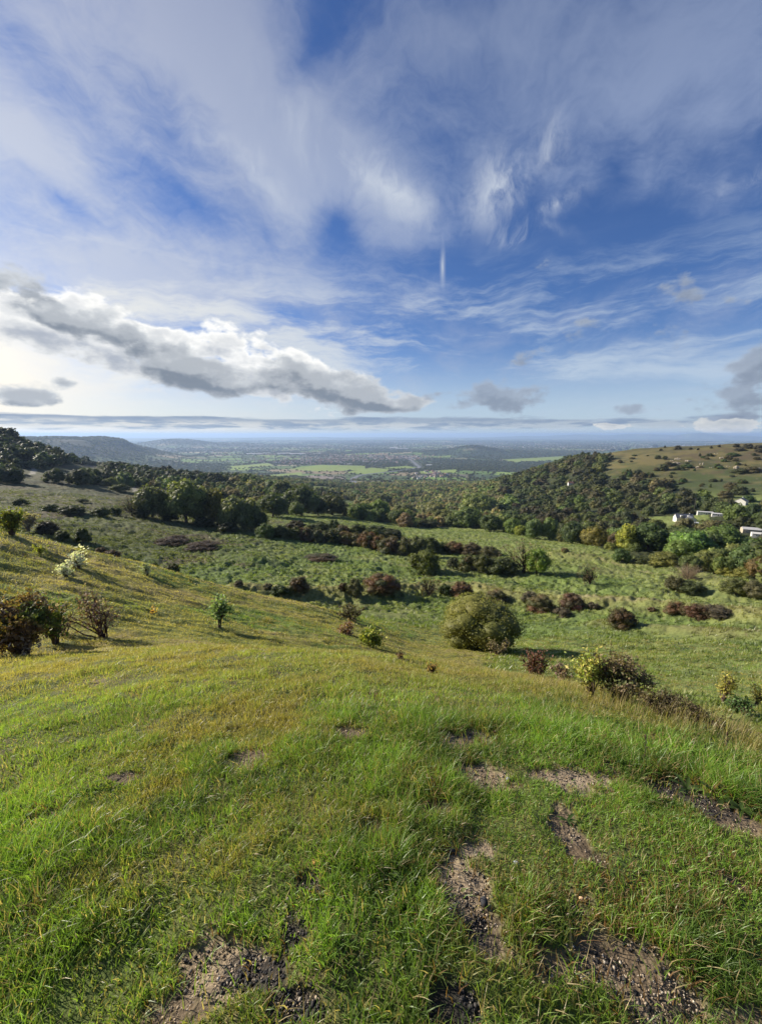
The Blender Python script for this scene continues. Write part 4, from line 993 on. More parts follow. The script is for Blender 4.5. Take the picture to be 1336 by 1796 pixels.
near_shrub('autumn_shrub', 98, 1130, 46, 78, 16, 4.2, [(.05, .08, .022), (.06, .09, .025), (.10, .09, .03)], 1100, 'dark green upright shrub at the right flank of the large autumn shrub', sub=6, seed=13)
near_shrub('thorn_bush', 178, 1118, 130, 86, 22, 3.2, [(.11, .10, .04), (.13, .07, .06), (.20, .16, .14)], 700, 'nearly leafless purple brown thorn bush beside the autumn shrub', twcol=(.10, .058, .056), sub=8, curve=.5, seed=21, radpx=1.3, up=.3)
near_shrub('thorn_bush', 112, 1112, 60, 60, 10, 3.0, [(.12, .10, .05), (.24, .2, .18)], 260, 'small bare brambly bush between the autumn shrub and the thorn bush', twcol=(.10, .06, .05), sub=7, curve=.5, seed=23, radpx=1.2)
near_shrub('sapling', 384, 1101, 34, 62, 9, 4.2, [(.12, .17, .07), (.17, .22, .11), (.10, .15, .05)], 620, 'upright grey green sapling alone on the spur', up=1.2, seed=5)
near_shrub('sapling', 396, 1072, 22, 24, 6, 2.6, [(.17, .15, .10), (.22, .2, .15)], 120, 'small thin pinkish sapling just behind the grey green one', seed=6)
near_shrub('silver_sapling', 140, 995, 32, 34, 7, 3.6, [(.42, .42, .36), (.30, .33, .24), (.52, .50, .44)], 300, 'pale silvery leafed sapling, the taller of two on the spur', seed=7)
near_shrub('silver_sapling', 116, 1010, 28, 26, 7, 3.4, [(.42, .42, .36), (.28, .32, .22), (.48, .47, .40)], 260, 'pale silvery leafed sapling, the lower of two on the spur', seed=8)
near_shrub('sapling', 70, 972, 18, 18, 5, 3.0, [(.20, .22, .04), (.24, .24, .05)], 170, 'little yellow green sapling below the crest on the left', seed=9)
near_shrub('crest_shrub', 22, 938, 40, 52, 16, 3.6, [(.10, .12, .03), (.15, .15, .035), (.08, .10, .03)], 1100, 'yellow green shrub on the spur crest at the left edge', seed=10, sub=6)
near_shrub('crest_shrub', 50, 932, 36, 34, 16, 2.6, [(.26, .22, .14), (.20, .18, .10)], 620, 'pale straw coloured bush on the spur crest', seed=11, sub=6, twcol=(.2, .15, .1))
near_shrub('sapling', 258, 1008, 16, 24, 6, 2.8, [(.18, .21, .12), (.26, .27, .19)], 200, 'small pale sapling standing on the spur edge', seed=12)
near_shrub('seedling', 267, 1074, 12, 12, 3, 3.0, [(.40, .22, .05), (.45, .30, .08)], 30, 'tiny orange leafed seedling on the spur', seed=14)
near_shrub('bramble', 606, 1112, 44, 20, 12, 3.0, [(.14, .07, .05), (.16, .11, .05), (.24, .18, .14)], 420, 'low reddish bramble left of the yellow green bush', seed=15, twcol=(.12, .07, .05))
near_shrub('yellow_bush', 651, 1133, 42, 34, 18, 4.0, [(.13, .16, .03), (.24, .24, .04), (.09, .12, .025)], 900, 'compact yellow green bush at the spur tip', seed=16, leafzone=.02)
near_shrub('scrub', 616, 1086, 66, 26, 22, 2.4, [(.09, .09, .035), (.12, .10, .045), (.08, .07, .035)], 1100, 'brownish scrub hanging over the spur tip', seed=17, rmin=14, leafzone=.02)
near_shrub('seedling', 757, 1177, 20, 22, 6, 3.2, [(.28, .20, .04), (.2, .12, .05)], 90, 'small yellow orange seedling in the dry grass of the slope', seed=18)
near_shrub('seedling', 703, 1158, 20, 18, 6, 2.4, [(.12, .07, .05), (.15, .1, .05)], 90, 'thin brown seedling in the dry grass above the yellow orange one', seed=19)
near_shrub('red_bush', 936, 1184, 52, 48, 20, 3.0, [(.12, .055, .035), (.10, .045, .035), (.10, .09, .04)], 1100, 'dark red bush on the slope right of the big round tree', seed=20, rmin=4, sub=7, leafzone=.03)
near_shrub('scrub', 872, 1148, 50, 28, 14, 2.4, [(.12, .10, .05), (.18, .15, .09)], 500, 'thin brown scrub at the foot of the big round tree', seed=22, rmin=10)
near_shrub('scrub', 985, 1196, 44, 34, 14, 2.6, [(.10, .09, .04), (.26, .18, .15), (.15, .10, .07)], 460, 'thin pinkish twiggy scrub between the dark red bush and the yellow sapling', seed=24, rmin=4, twcol=(.13, .08, .06))
near_shrub('yellow_sapling', 1036, 1222, 54, 92, 11, 4.4, [(.26, .27, .06), (.20, .24, .06), (.30, .26, .07)], 640, 'slender yellow leafed sapling left of the large olive bush', rmin=3, seed=25, up=.9)
near_shrub('olive_bush', 1086, 1228, 104, 82, 40, 3.6, [(.09, .10, .035), (.12, .10, .045), (.17, .13, .08), (.07, .08, .028)], 4200, 'large olive brown bush on the slope below the knoll', rmin=4, seed=26, sub=8, leafzone=.02, clump=.5)
near_shrub('low_scrub', 1160, 1256, 96, 40, 30, 3.0, [(.07, .06, .03), (.10, .08, .04), (.06, .05, .03)], 2000, 'dark low scrub spreading right of the large olive bush', rmin=4, seed=27, leafzone=.02, twcol=(.09, .06, .045))
near_shrub('low_scrub', 1222, 1268, 80, 28, 22, 3.0, [(.08, .06, .035), (.10, .08, .045)], 1100, 'dark low scrub further right beyond the dry grass edge', rmin=4, seed=28, leafzone=.02, twcol=(.09, .06, .045))
near_shrub('birch_sapling', 1266, 1232, 36, 58, 9, 3.0, [(.24, .21, .05), (.20, .19, .05)], 560, 'slim yellow birch sapling on the lower slope at the right', rmin=9, seed=29, up=1.2)
near_shrub('birch_sapling', 1326, 1236, 34, 46, 8, 3.0, [(.24, .21, .06), (.18, .18, .05)], 420, 'yellow birch sapling at the right edge', rmin=9, seed=30, up=1.2)
near_shrub('green_shrub', 1292, 1252, 42, 28, 20, 3.2, [(.05, .085, .03), (.06, .10, .03)], 1000, 'dark green shrub between the two birch saplings', rmin=8, seed=31, leafzone=.02)
near_shrub('scrub', 1240, 1292, 90, 26, 24, 2.6, [(.11, .09, .05), (.13, .10, .06)], 700, 'brown scrub beyond the knoll edge at the right', rmin=7, seed=32, leafzone=.02)
near_shrub('scrub', 1310, 1312, 90, 34, 24, 2.6, [(.10, .09, .045), (.13, .10, .06)], 800, 'brown scrub beyond the knoll edge at the right border', rmin=7, seed=33, leafzone=.02)

# ------------------------------------------------------------------ grass
G_BRI = np.array([.175, .290, .044]); G_MID = np.array([.140, .215, .040]); G_DRK = np.array([.070, .120, .028]); G_YEL = np.array([.31, .27, .085]); G_STR = np.array([.36, .29, .14]); G_RED = np.array([.16, .09, .035])
def blades(x, y, z, h, w, col, rg, seg=2, lean=.55, wind=(.35, -.1)):
    n = len(x); th = rg.uniform(0, 6.28, n); L = rg.uniform(.15, 1.0, n) * lean
    dx, dy = np.cos(th) * L + wind[0] * .35, np.sin(th) * L + wind[1] * .35
    fa = rg.uniform(0, 6.28, n); wx_, wy_ = np.cos(fa) * w * .5, np.sin(fa) * w * .5
    rows = []; fr = [0, .5, 1.0] if seg == 2 else [0, .35, .7, 1.0]
    for f in fr:
        b = f ** 1.7; hh = h * f * (1 - .28 * (dx * dx + dy * dy) * f)
        cx, cy, cz = x + dx * h * b, y + dy * h * b, z + hh - .004 * (f == 0)
        k = (1 - f ** 2 * .9) if f < 1 else 0
        if f < 1: rows += [np.stack([cx - wx_ * k, cy - wy_ * k, cz], -1), np.stack([cx + wx_ * k, cy + wy_ * k, cz], -1)]
        else: rows.append(np.stack([cx, cy, cz], -1))
    V = np.stack(rows, 1); m = V.shape[1]; base = np.arange(n)[:, None] * m
    quads = [[2 * i, 2 * i + 1, 2 * i + 3, 2 * i + 2] for i in range(len(fr) - 2)]
    F_ = []; S_ = []
    fidx = []
    for q in quads: fidx += q
    fidx += [m - 3, m - 2, m - 1]; sz = [4] * len(quads) + [3]
    return V.reshape(-1, 3), (base + np.array(fidx)[None]).ravel(), np.tile(sz, n), np.repeat(col, m, axis=0)
def zone_grass(r0, r1, dens, seed, hmul=1, wmul=1, a0=-55, a1=55, tuft=3, seg=2):
    rg = np.random.default_rng(seed); area = .5 * R(a1 - a0) * (r1 * r1 - r0 * r0); n = int(dens * area / tuft)
    r = np.sqrt(rg.uniform(r0 * r0, r1 * r1, n)); a = rg.uniform(R(a0), R(a1), n) + rg.normal(0, .035, n)
    x, y = np.sin(a) * r, np.cos(a) * r
    cl = fbm(x, y, .45, 3, 101)
    k = rg.uniform(0, 1, n) < (.80 + .5 * cl); x, y = x[k], y[k]
    x = np.repeat(x, tuft); y = np.repeat(y, tuft); sp = .012 * wmul ** .8 * 1.6
    x = x + rg.normal(0, sp, len(x)); y = y + rg.normal(0, sp, len(x)); r = np.hypot(x, y); z = height(x, y)
    px, py = to_pix(x, y, z)
    m0, m1, m2 = patch_mask(x, y, z, r); bare = np.maximum(np.maximum(m0, m1), m2)
    k = rg.uniform(0, 1, len(x)) > np.minimum(bare * 1.05, .95); x, y, z, r, px, py, bare = [v[k] for v in (x, y, z, r, px, py, bare)]
    n = len(x)
    n_h = fbm(x, y, .5, 3, 102); n_c = fbm(x, y, .9, 4, 103); n_f = fbm(x, y, 2.6, 3, 104)
    # lush band above the worn patches and around the tussocks, short turf elsewhere
    lush = np.zeros(n)
    for (cx, cy, w_, h_, rot, amt) in [(1180, 1345, 300, 46, 17, 1.15), (860, 1270, 260, 40, 4, .8), (960, 1300, 150, 36, 5, .7), (590, 1240, 170, 40, 0, .5), (720, 1640, 75, 190, -4, .8), (130, 1560, 240, 170, 20, .55), (620, 1600, 90, 150, 0, .5), (930, 1600, 40, 70, 0, .7), (520, 1318, 60, 26, 0, .6), (760, 1370, 80, 50, 0, .4), (1000, 1690, 26, 60, 20, .6), (1180, 1590, 160, 90, 0, .35), (330, 1440, 200, 120, 0, .3)]:
        c_, s_ = math.cos(R(rot)), math.sin(R(rot)); u, v = ((px - cx) * c_ + (py - cy) * s_) / w_, (-(px - cx) * s_ + (py - cy) * c_) / h_
        lush = np.maximum(lush, amt * np.exp(-(u * u + v * v) * 1.3))
    mossy = np.exp(-(((px - 1100) / 230) ** 2 + ((py - 1560) / 120) ** 2))
    tufty = sstep(fbm(x, y, .26, 3, 106), .05, .6) * (r < 9)
    dry = sstep(py, 1255, 1190) * (r < 12)
    h = (.025 + .023 * np.clip(n_h + .4, 0, 1.4) + .046 * lush + .030 * tufty - .004) * (1 - .45 * mossy * (lush < .3)) * rg.uniform(.55, 1.35, n) * hmul
    w = (.0023 + .0016 * rg.uniform(0, 1, n) + .0012 * lush) * wmul
    t = np.clip(.30 + .75 * n_c + .4 * n_f + .38 * lush + .25 * tufty + rg.normal(0, .16, n), 0, 1)
    col = lerp(G_YEL * .8, G_MID, sstep(t, .0, .42)); col = lerp(col, G_BRI, sstep(t, .45, .95))
    col = lerp(col, G_DRK, sstep(fbm(x, y, .35, 2, 105), .2, .8) * .6)
    col = lerp(col, G_YEL, np.clip(dry * .6 + .25 * sstep(px, 420, 0) * sstep(py, 1500, 1300), 0, 1) * rg.uniform(.4, 1, n))
    far = sstep(r, 6, 12) * (1 - .85 * sstep(r, 13, 16) * sstep(px, 830, 900)); col = lerp(col, lerp(np.array([.19, .20, .05]), np.array([.33, .27, .11]), np.clip(.5 + n_f + rg.normal(0, .2, n), 0, 1)), far * (.8 - .75 * sstep(fbm(x, y, 6, 3, 86), .2, .7)))
    st = rg.uniform(0, 1, n) < (.15 + .12 * mossy + .12 * dry + .10 * (bare > .05) + .05 * far)
    col = np.where(st[:, None], G_STR * rg.uniform(.6, 1.15, (n, 1)), col)
    rd = (rg.uniform(0, 1, n) < mossy * .28 + .20 * (bare > .12)); col = np.where(rd[:, None], G_RED * rg.uniform(.7, 1.3, (n, 1)), col)
    col = col * rg.uniform(.92, 1.5, (n, 1))
    return blades(x, y, z - .003, h, w, col, rg, seg, 1.15)
def merge_mesh(name, parts, mat):
    Vs, Fs, Ss, Cs = [], [], [], []; n = 0
    for V, Fi, S, C in parts: Vs.append(V); Fs.append(Fi + n); Ss.append(S); Cs.append(C); n += len(V)
    return mesh_np(name, np.concatenate(Vs), np.concatenate(Fs), np.concatenate(Ss), mat, np.concatenate(Cs))
def stuff(o, label, cat): o['kind'] = 'stuff'; props(o, label, cat); return o
stuff(merge_mesh('grass', [zone_grass(.45, 1.6, 33000, 201, seg=3), zone_grass(1.6, 2.8, 22000, 202, 1.0, 1.0, seg=3), zone_grass(2.8, 5.0, 8000, 203, 1.05, 1.3),
    zone_grass(5.0, 8.5, 3600, 204, 1.2, 1.8), zone_grass(.3, 3.6, 3000, 208, 1, 1.9, 84, 276), zone_grass(3.6, 12, 700, 209, 1.4, 3.2, 55, 95), zone_grass(3.6, 12, 700, 210, 1.4, 3.2, -95, -55), zone_grass(.3, 3.8, 6500, 211, 1, 1.7, 55, 84), zone_grass(.3, 3.8, 6500, 212, 1, 1.7, -84, -55)], M_GRASS), 'short green and yellowing turf covering the knoll', 'grass')
stuff(merge_mesh('slope_grass', [zone_grass(8.5, 15, 1100, 205, 1.6, 3.0), zone_grass(15, 26, 420, 206, 2.2, 5.0), zone_grass(26, 40, 150, 207, 2.9, 8)], M_GRASS), 'olive and straw coloured grass on the spur and falling slope', 'grass')
# dry seeding stalks along the knoll edge
def stalks():
    rg = np.random.default_rng(31); n = 26000
    r = rg.uniform(3.5, 16, n); a = rg.uniform(R(-8), R(52), n); x, y = np.sin(a) * r, np.cos(a) * r; z = height(x, y); px, py = to_pix(x, y, z)
    line = np.interp(px, [600, 800, 900, 1000, 1150, 1250, 1336, 1500], [1150, 1175, 1192, 1218, 1262, 1290, 1322, 1370])
    k = rg.uniform(0, 1, n) < np.exp(-((py - line + 4) / 16.0) ** 2) * sstep(px, 560, 1000) * .9
    x, y, z, r, px = x[k], y[k], z[k], r[k], px[k]; n = len(x)
    h = rg.uniform(.10, .30, n) * (.45 + .55 * sstep(px, 900, 1150)); col = G_STR * rg.uniform(.6, 1.35, (n, 1)) * np.array([1, 1.0, 1.05])
    a_ = blades(x, y, z, h, .0045 * (r / 6) ** .8, col, rg, 2, .28)
    b_ = blades(x + .02, y, z, h * .55, .007 * (r / 6) ** .8, col * np.array([.8, .95, .7]), rg, 2, .6)
    o = merge_mesh('dry_grass', [a_, b_], M_GRASS); stuff(o, 'pale dry seeding grass standing along the knoll edge', 'grass')
stalks()
# rough tussocks of the pasture
def tussocks():
    rg = np.random.default_rng(32); parts = []
    for r0, r1, d, s in ((13, 34, 9, .5), (34, 75, 5.5, .8), (75, 130, 2.6, 1.1), (130, 230, .8, 1.7)):
        area = .5 * R(104) * (r1 * r1 - r0 * r0); n = int(area * d); r = np.sqrt(rg.uniform(r0 * r0, r1 * r1, n)); a = rg.uniform(R(-52), R(52), n)
        x, y = np.sin(a) * r, np.cos(a) * r; z0 = height(x, y, False); k = (wood_density(x, y, z0, r) < .5) & (rg.uniform(0, 1, n) < .6 + .7 * fbm(x, y, 4, 2, 111)); x, y = x[k], y[k]
        if r1 == 34: q_ = to_pix(x, y, height(x, y, False))[0] > 850; x, y = x[q_], y[q_]
        n = len(x); m = 7; x = np.repeat(x, m); y = np.repeat(y, m); x = x + rg.normal(0, .16 * s, len(x)); y = y + rg.normal(0, .16 * s, len(y)); z = height(x, y); r = np.hypot(x, y)
        px, py = to_pix(x, y, z); n3 = fbm(x, y, 14, 4, 83); n5 = fbm(x, y, 1.6, 3, 112)
        col = lerp(np.array([.145, .205, .048]), np.array([.29, .31, .095]), np.clip(.4 + .5 * n5 + .5 * n3 + rg.normal(0, .15, len(x)), 0, 1))
        col = lerp(col, np.array([.070, .11, .032]), sstep(fbm(x, y, .9, 2, 99), -.05, .45) * .65)  # same mottle on the tufts: nettle and clump shadows carried by colour
        col = lerp(col, np.array([.078, .088, .032]), sstep(px, 620, 250) * sstep(py, 1010, 960) * .75)  # tufts of the left bowl darkened too, its shade painted in
        for kk, (pts, hh, ww, kind) in enumerate(BANKS[:2]):
            b, sd = seg_dist(x, y, pts); col = lerp(col, np.array([.23, .20, .085]), np.exp(-(b / ww) ** 2) * .7)
        h = rg.uniform(.10, .34, len(x)) * s ** .6; w = .10 * s * rg.uniform(.6, 1.4, len(x))
        n = len(x); th = rg.uniform(0, 6.28, n); L = rg.uniform(.2, .9, n)
        dx, dy = np.cos(th) * L * h + .05, np.sin(th) * L * h; fa = rg.uniform(0, 6.28, n); ux, uy = np.cos(fa) * w * .5, np.sin(fa) * w * .5
        V = np.stack([np.stack([x - ux, y - uy, z - .02], -1), np.stack([x + ux, y + uy, z - .02], -1), np.stack([x + dx, y + dy, z + h], -1)], 1).reshape(-1, 3)
        parts.append((V, np.arange(3 * n), np.full(n, 3), np.repeat(col * rg.uniform(.8, 1.25, (n, 1)), 3, axis=0)))
    stuff(merge_mesh('pasture_tussocks', parts, M_GRASS), 'coarse green tussock grass covering the rolling pasture', 'grass')
tussocks()
# ------------------------------------------------------------------ gravel and stones in the worn patches
M_STONE = mat_leaf('stone', 0, .85, .35, .3)
def gravel(kind, n, smin, smax, cols, name, label, seed, bias=0.35):
    rg = np.random.default_rng(seed); r = rg.uniform(.7, 4.8, n * 34); a = rg.uniform(R(-46), R(48), n * 34); x, y = np.sin(a) * r, np.cos(a) * r; z = height(x, y)
    ms = patch_mask(x, y, z, r); m = np.maximum(ms[1], np.maximum(ms[0] * .5, ms[2] * .7)) if kind == 1 else np.maximum(ms[2], ms[1] * .22)
    m = m * (vnoise(x / .09, y / .09, 5) > bias)
    k = np.nonzero(rg.uniform(0, 1, len(x)) < m)[0][:n]; x, y, z = x[k], y[k], z[k]; n = len(x)
    bare = np.maximum(ms[1], np.maximum(ms[0], ms[2]))[k]; z = z - bare * .011
    iv, if_ = ico(1); s = (smin * (smax / smin) ** (rg.uniform(0, 1, n) ** 2.2))
    J = rg.uniform(.72, 1.2, (n, len(iv), 1)); sc = rg.uniform(.6, 1.25, (n, 1, 3)) * np.array([1, 1, .7])
    V = iv[None] * J * sc * s[:, None, None] * .5; V = V + np.stack([x, y, z + s * .12], -1)[:, None]
    c = np.array(cols)[rg.integers(0, len(cols), n)] * rg.uniform(.7, 1.2, (n, 1))
    o = mesh_np(name, V.reshape(-1, 3), (if_.ravel()[None] + (np.arange(n) * len(iv))[:, None]).ravel(), np.full(n * len(if_), 3), M_STONE, np.repeat(c, len(iv), axis=0))
    stuff(o, label, 'gravel')
gravel(1, 5200, .003, .011, [(.34, .26, .17), (.40, .33, .24), (.28, .21, .14), (.20, .155, .11), (.46, .40, .31)], 'gravel', 'pale limestone gravel lying in the worn bare patches', 41)
gravel(2, 3000, .005, .016, [(.016, .016, .018), (.028, .027, .028), (.05, .046, .043)], 'black_chippings', 'black tarry chippings scattered in the darkest bare patches', 42, .2)
def stone(px, py, wpx, col, label, seed, flat=.6):
    rg = np.random.default_rng(seed); x, y = hit(px, py, .4)[:2]; z = hz(x, y); s = wpx * px_scale(x, y, z)
    iv, if_ = ico(2); V = iv * (1 + .16 * np.sign(np.sin(iv @ rg.normal(0, 3, (3, 1)))) * rg.uniform(.3, 1, (len(iv), 1))) * np.array([.5, .36, .5 * flat]) * s
    a = Acc(); a.add(V, if_, col); o = bpy.data.objects.new('stone', a.mesh('stone', M_STONE)); COL.objects.link(o); o.location = (x, y, z + s * flat * .3); o.rotation_euler = (0, 0, rg.uniform(0, 6)); props(o, label, 'stone')
stone(1019, 1579, 9, (.55, .36, .20), 'orange tan stone in the mossy turf right of the long gravel strip', 1)
stone(997, 1583, 7, (.45, .34, .24), 'small tan stone just left of the orange tan one', 2)
stone(500, 1592, 11, (.50, .42, .31), 'pale tan stone at the left of the black chippings', 3)
stone(504, 1578, 6, (.46, .40, .32), 'smaller pale stone just above the larger tan one', 4)
stone(891, 1363, 8, (.24, .25, .27), 'blue grey stone in the pinkish bare patch', 5)
stone(1148, 1386, 6, (.42, .40, .36), 'white stone at the edge of the long dark bare patch', 6)
stone(552, 1516, 13, (.55, .30, .10), 'orange curled leaf like stone above the black chippings', 7, .3)
stone(792, 1494, 12, (.03, .03, .032), 'black lump at the head of the long gravel strip', 8)
stone(848, 1596, 18, (.03, .03, .034), 'black lump in the middle of the long gravel strip', 9)
stone(905, 1514, 9, (.30, .33, .36), 'grey flint in the turf right of the long gravel strip', 10)
stone(1022, 1722, 13, (.30, .26, .21), 'grey brown flat stone in the large bare patch', 11, .4)
stone(383, 1712, 8, (.52, .45, .35), 'pale stone in the bare patch at the lower left', 12)
# ------------------------------------------------------------------ single plants in the turf
def leaf_rosette(px, py, spx, n, col, label, name, seed, wide=.16, upr=.5, rmin=.5, cat='plant', seg=6):
    rg = np.random.default_rng(seed); x, y = hit(px, py, rmin)[:2]; z = hz(x, y); s = spx * px_scale(x, y, z); o = empty(name, (x, y, z)); props(o, label, cat)
    for i in range(n):
        th = i * 2.4 + rg.uniform(-.3, .3); L = s * rg.uniform(.6, 1.05); up = upr * rg.uniform(.6, 1.3); a = Acc(); V = []
        for k in range(seg + 1):
            t = k / seg; d = L * t; hgt = L * up * (t - .75 * t * t * (1.6 - up)); w = L * wide * math.sin(math.pi * min(1, t * .92 + .06)) ** .7 * (1 if k < seg else .05)
            c = np.array([math.cos(th) * d, math.sin(th) * d, max(hgt, 0) + .004]); sd = np.array([-math.sin(th), math.cos(th), 0]) * w
            V += [c - sd, c - np.array([0, 0, w * .35]), c + sd]
        Fq = [[3 * k + j, 3 * k + j + 1, 3 * k + j + 4, 3 * k + j + 3] for k in range(seg) for j in (0, 1)]
        a.add(np.array(V), np.array(Fq), np.array(col) * rg.uniform(.8, 1.2)); part('leaf', a.mesh('leaf', M_GRASS, True), o)
    return o
leaf_rosette(1262, 1392, 36, 9, (.06, .095, .022), 'broad leaved dock plant at the edge of the long dark bare patch', 'dock_plant', 1, .13, .7)
leaf_rosette(1206, 1372, 30, 8, (.06, .10, .022), 'broad leaved weed left of the dock plant', 'dock_plant', 2, .11, .7)
leaf_rosette(1300, 1412, 26, 10, (.065, .11, .025), 'small leafy weed right of the dock plant', 'leafy_weed', 3, .16, .6)
leaf_rosette(68, 1590, 34, 16, (.42, .31, .12), 'tuft of withered straw yellow grass leaves at the lower left', 'withered_tuft', 4, .05, 1.1)
leaf_rosette(790, 1468, 20, 6, (.09, .15, .03), 'flat rosette weed at the top of the long gravel strip', 'rosette_weed', 5, .12, .3)
leaf_rosette(995, 1432, 22, 6, (.07, .12, .03), 'flat rosette weed near the small round bare patch', 'rosette_weed', 6, .12, .3)
def stem_plant(px, py, hpx, label, seed, rmin=1):
    rg = np.random.default_rng(seed); x, y = hit(px, py, rmin)[:2]; z = hz(x, y); s = px_scale(x, y, z); H = hpx * s; o = empty('dead_stem', (x, y, z)); props(o, label, 'plant')
    a = Acc(); tube(a, [[0, 0, -.01], [.05 * H, .02 * H, .5 * H], [.0, .05 * H, H]], [1.0 * s, .8 * s, .4 * s], (.06, .045, .035), 4)
    for i in range(3): z0 = H * (.4 + .18 * i); th = rg.uniform(0, 6); tube(a, [[.03 * H, .02 * H, z0], [math.cos(th) * .16 * H, math.sin(th) * .16 * H, z0 + .12 * H]], [.6 * s, .3 * s], (.06, .045, .035), 3)
    part('stem', a.mesh('stem', M_TWIGV), o)
    b = Acc(); iv, if_ = ico(1); b.add(iv * np.array([1.6, 1.6, 5]) * s + np.array([0, .05 * H, H]), if_, (.07, .045, .03)); part('seed_head', b.mesh('seed_head', M_TWIGV), o)
stem_plant(1128, 1330, 50, 'dark dead flower stem in the lush grass', 1)
stem_plant(1270, 1320, 34, 'short dark plantain stem in the grass nearer the right edge', 2)
# ------------------------------------------------------------------ buildings
def mesh_box(bm, x0, x1, y0, y1, z0, z1):
    v = [bm.verts.new(p) for p in ((x0, y0, z0), (x1, y0, z0), (x1, y1, z0), (x0, y1, z0), (x0, y0, z1), (x1, y0, z1), (x1, y1, z1), (x0, y1, z1))]
    for f in ((3, 2, 1, 0), (4, 5, 6, 7), (0, 1, 5, 4), (1, 2, 6, 5), (2, 3, 7, 6), (3, 0, 4, 7)): bm.faces.new([v[i] for i in f])
def bm_obj(name, bm, mat, parent=None):
    me = bpy.data.meshes.new(name); bm.to_mesh(me); bm.free(); me.materials.append(mat); o = bpy.data.objects.new(name, me); COL.objects.link(o)
    if parent: o.parent = parent
    return o
M_WHITE = mat_simple('white_render', (.60, .59, .55), .8, 2, .08); M_SLATE = mat_simple('slate', (.10, .11, .13), .5, 1.5, .25); M_TILE = mat_simple('clay_tile', (.24, .13, .09), .8, 1.5, .25)
M_STONEW = mat_simple('limestone_wall', (.42, .37, .28), .9, 1.2, .2); M_GLASS = mat_simple('window_glass', (.03, .035, .04), .15, 0, 0, .5); M_FRAME = mat_simple('painted_frame', (.75, .75, .73), .5); M_GREY = mat_simple('sheet_roof', (.50, .50, .49), .5, .6, .12); M_DOOR = mat_simple('door_paint', (.12, .10, .08), .6)
def house(name, px, py, wpx, w, d, h, rh, rz, label, wallm=None, roofm=None, wins=3, rmin=100, dormers=0, storeys=1, chim=True, cat='house', pos=None, group=None, overhang=.35):
    wallm = wallm or M_WHITE; roofm = roofm or M_SLATE
    if pos is None: x, y = hit(px, py, rmin)[:2]
    else: x, y = pos
    z = hz(x, y, False); s = 1.0
    if wpx: s = wpx * .88 * px_scale(x, y, z) / w
    az_ = math.atan2(x, y)
    o = empty(name, (x, y, z + .1), -az_ + R(rz)); props(o, label, cat, group); w, d, h, rh = w * s, d * s, h * s, rh * s
    bm = bmesh.new(); mesh_box(bm, -w / 2, w / 2, -d / 2, d / 2, -2.5, h)
    for sx in (-1, 1):
        a, b, c = bm.verts.new((sx * w / 2, -d / 2, h + .001)), bm.verts.new((sx * w / 2, d / 2, h + .001)), bm.verts.new((sx * w / 2, 0, h + rh)); bm.faces.new((a, b, c) if sx > 0 else (b, a, c))
    bm_obj('wall', bm, wallm, o)
    bm = bmesh.new(); ov = overhang * s; t = .18 * s; k = rh / (d / 2)
    for sy in (-1, 1):
        p = [(-w / 2 - ov, sy * (d / 2 + ov), h - k * ov + .06), (w / 2 + ov, sy * (d / 2 + ov), h - k * ov + .06), (w / 2 + ov, 0, h + rh + .06), (-w / 2 - ov, 0, h + rh + .06)]
        lo = [bm.verts.new(q) for q in p]; hi = [bm.verts.new((q[0], q[1], q[2] + t)) for q in p]
        for f in ([0, 1, 2, 3],): bm.faces.new([lo[i] for i in f]); bm.faces.new([hi[i] for i in f[::-1]])
        for i in range(4): j = (i + 1) % 4; bm.faces.new((lo[i], hi[i], hi[j], lo[j]))
    roof = bm_obj('roof', bm, roofm, o)
    if chim: bm = bmesh.new(); mesh_box(bm, w * .3, w * .3 + .7 * s, -.35 * s, .35 * s, h + rh * .5, h + rh + .9 * s); bm_obj('chimney', bm, wallm, o if True else roof)
    for dm in range(dormers):
        xx = (dm - (dormers - 1) / 2) * w * .42; bm = bmesh.new(); mesh_box(bm, xx - .9 * s, xx + .9 * s, -d / 2 + .5 * s, -.2 * s, h + .2 * s, h + rh * .72); bm_obj('dormer', bm, wallm, o)
        bm = bmesh.new(); mesh_box(bm, xx - .6 * s, xx + .6 * s, -d / 2 + .44 * s, -d / 2 + .49 * s, h + .6 * s, h + rh * .62); bm_obj('window', bm, M_GLASS, o)
    for st in range(storeys):
        for i in range(wins):
            xx = ((i + .5) / wins - .5) * w * .92; zz = st * 2.6 * s + 1.0 * s
            if st == 0 and i == wins // 2:
                bm = bmesh.new(); mesh_box(bm, xx - .5 * s, xx + .5 * s, -d / 2 - .05, -d / 2 - .005, 0, 2.1 * s); bm_obj('door', bm, M_DOOR, o); continue
            bm = bmesh.new(); mesh_box(bm, xx - .75 * s, xx + .75 * s, -d / 2 - .04, -d / 2 - .004, zz - .08, zz + 1.28 * s); f = bm_obj('window', bm, M_FRAME, o)
            bm = bmesh.new(); mesh_box(bm, xx - .62 * s, xx + .62 * s, -d / 2 - .07, -d / 2 - .043, zz + .05, zz + 1.15 * s); bm_obj('pane', bm, M_GLASS, f)
    return o
house('white_house', 1197, 914, 30, 15, 8, 3.4, 3.6, 24, 'white house with steep dark slate roof and dormers amid the trees', dormers=2)
house('white_annexe', 1210, 916, 11, 5.5, 7, 3.2, 2.2, -55, 'white gabled annexe joined to the right of the slate roofed house', wins=1, chim=False, cat='house')
house('white_garage', 1218, 921, 9, 5, 4, 2.6, .5, 10, 'small white garage below the slate roofed house', wins=1, chim=False, roofm=M_GREY, cat='garage')
house('white_cottage', 1235, 902, 25, 18, 5, 3.0, .9, 14, 'long low white bungalow, left of a pair in the trees', wins=6, chim=False, roofm=M_GREY)
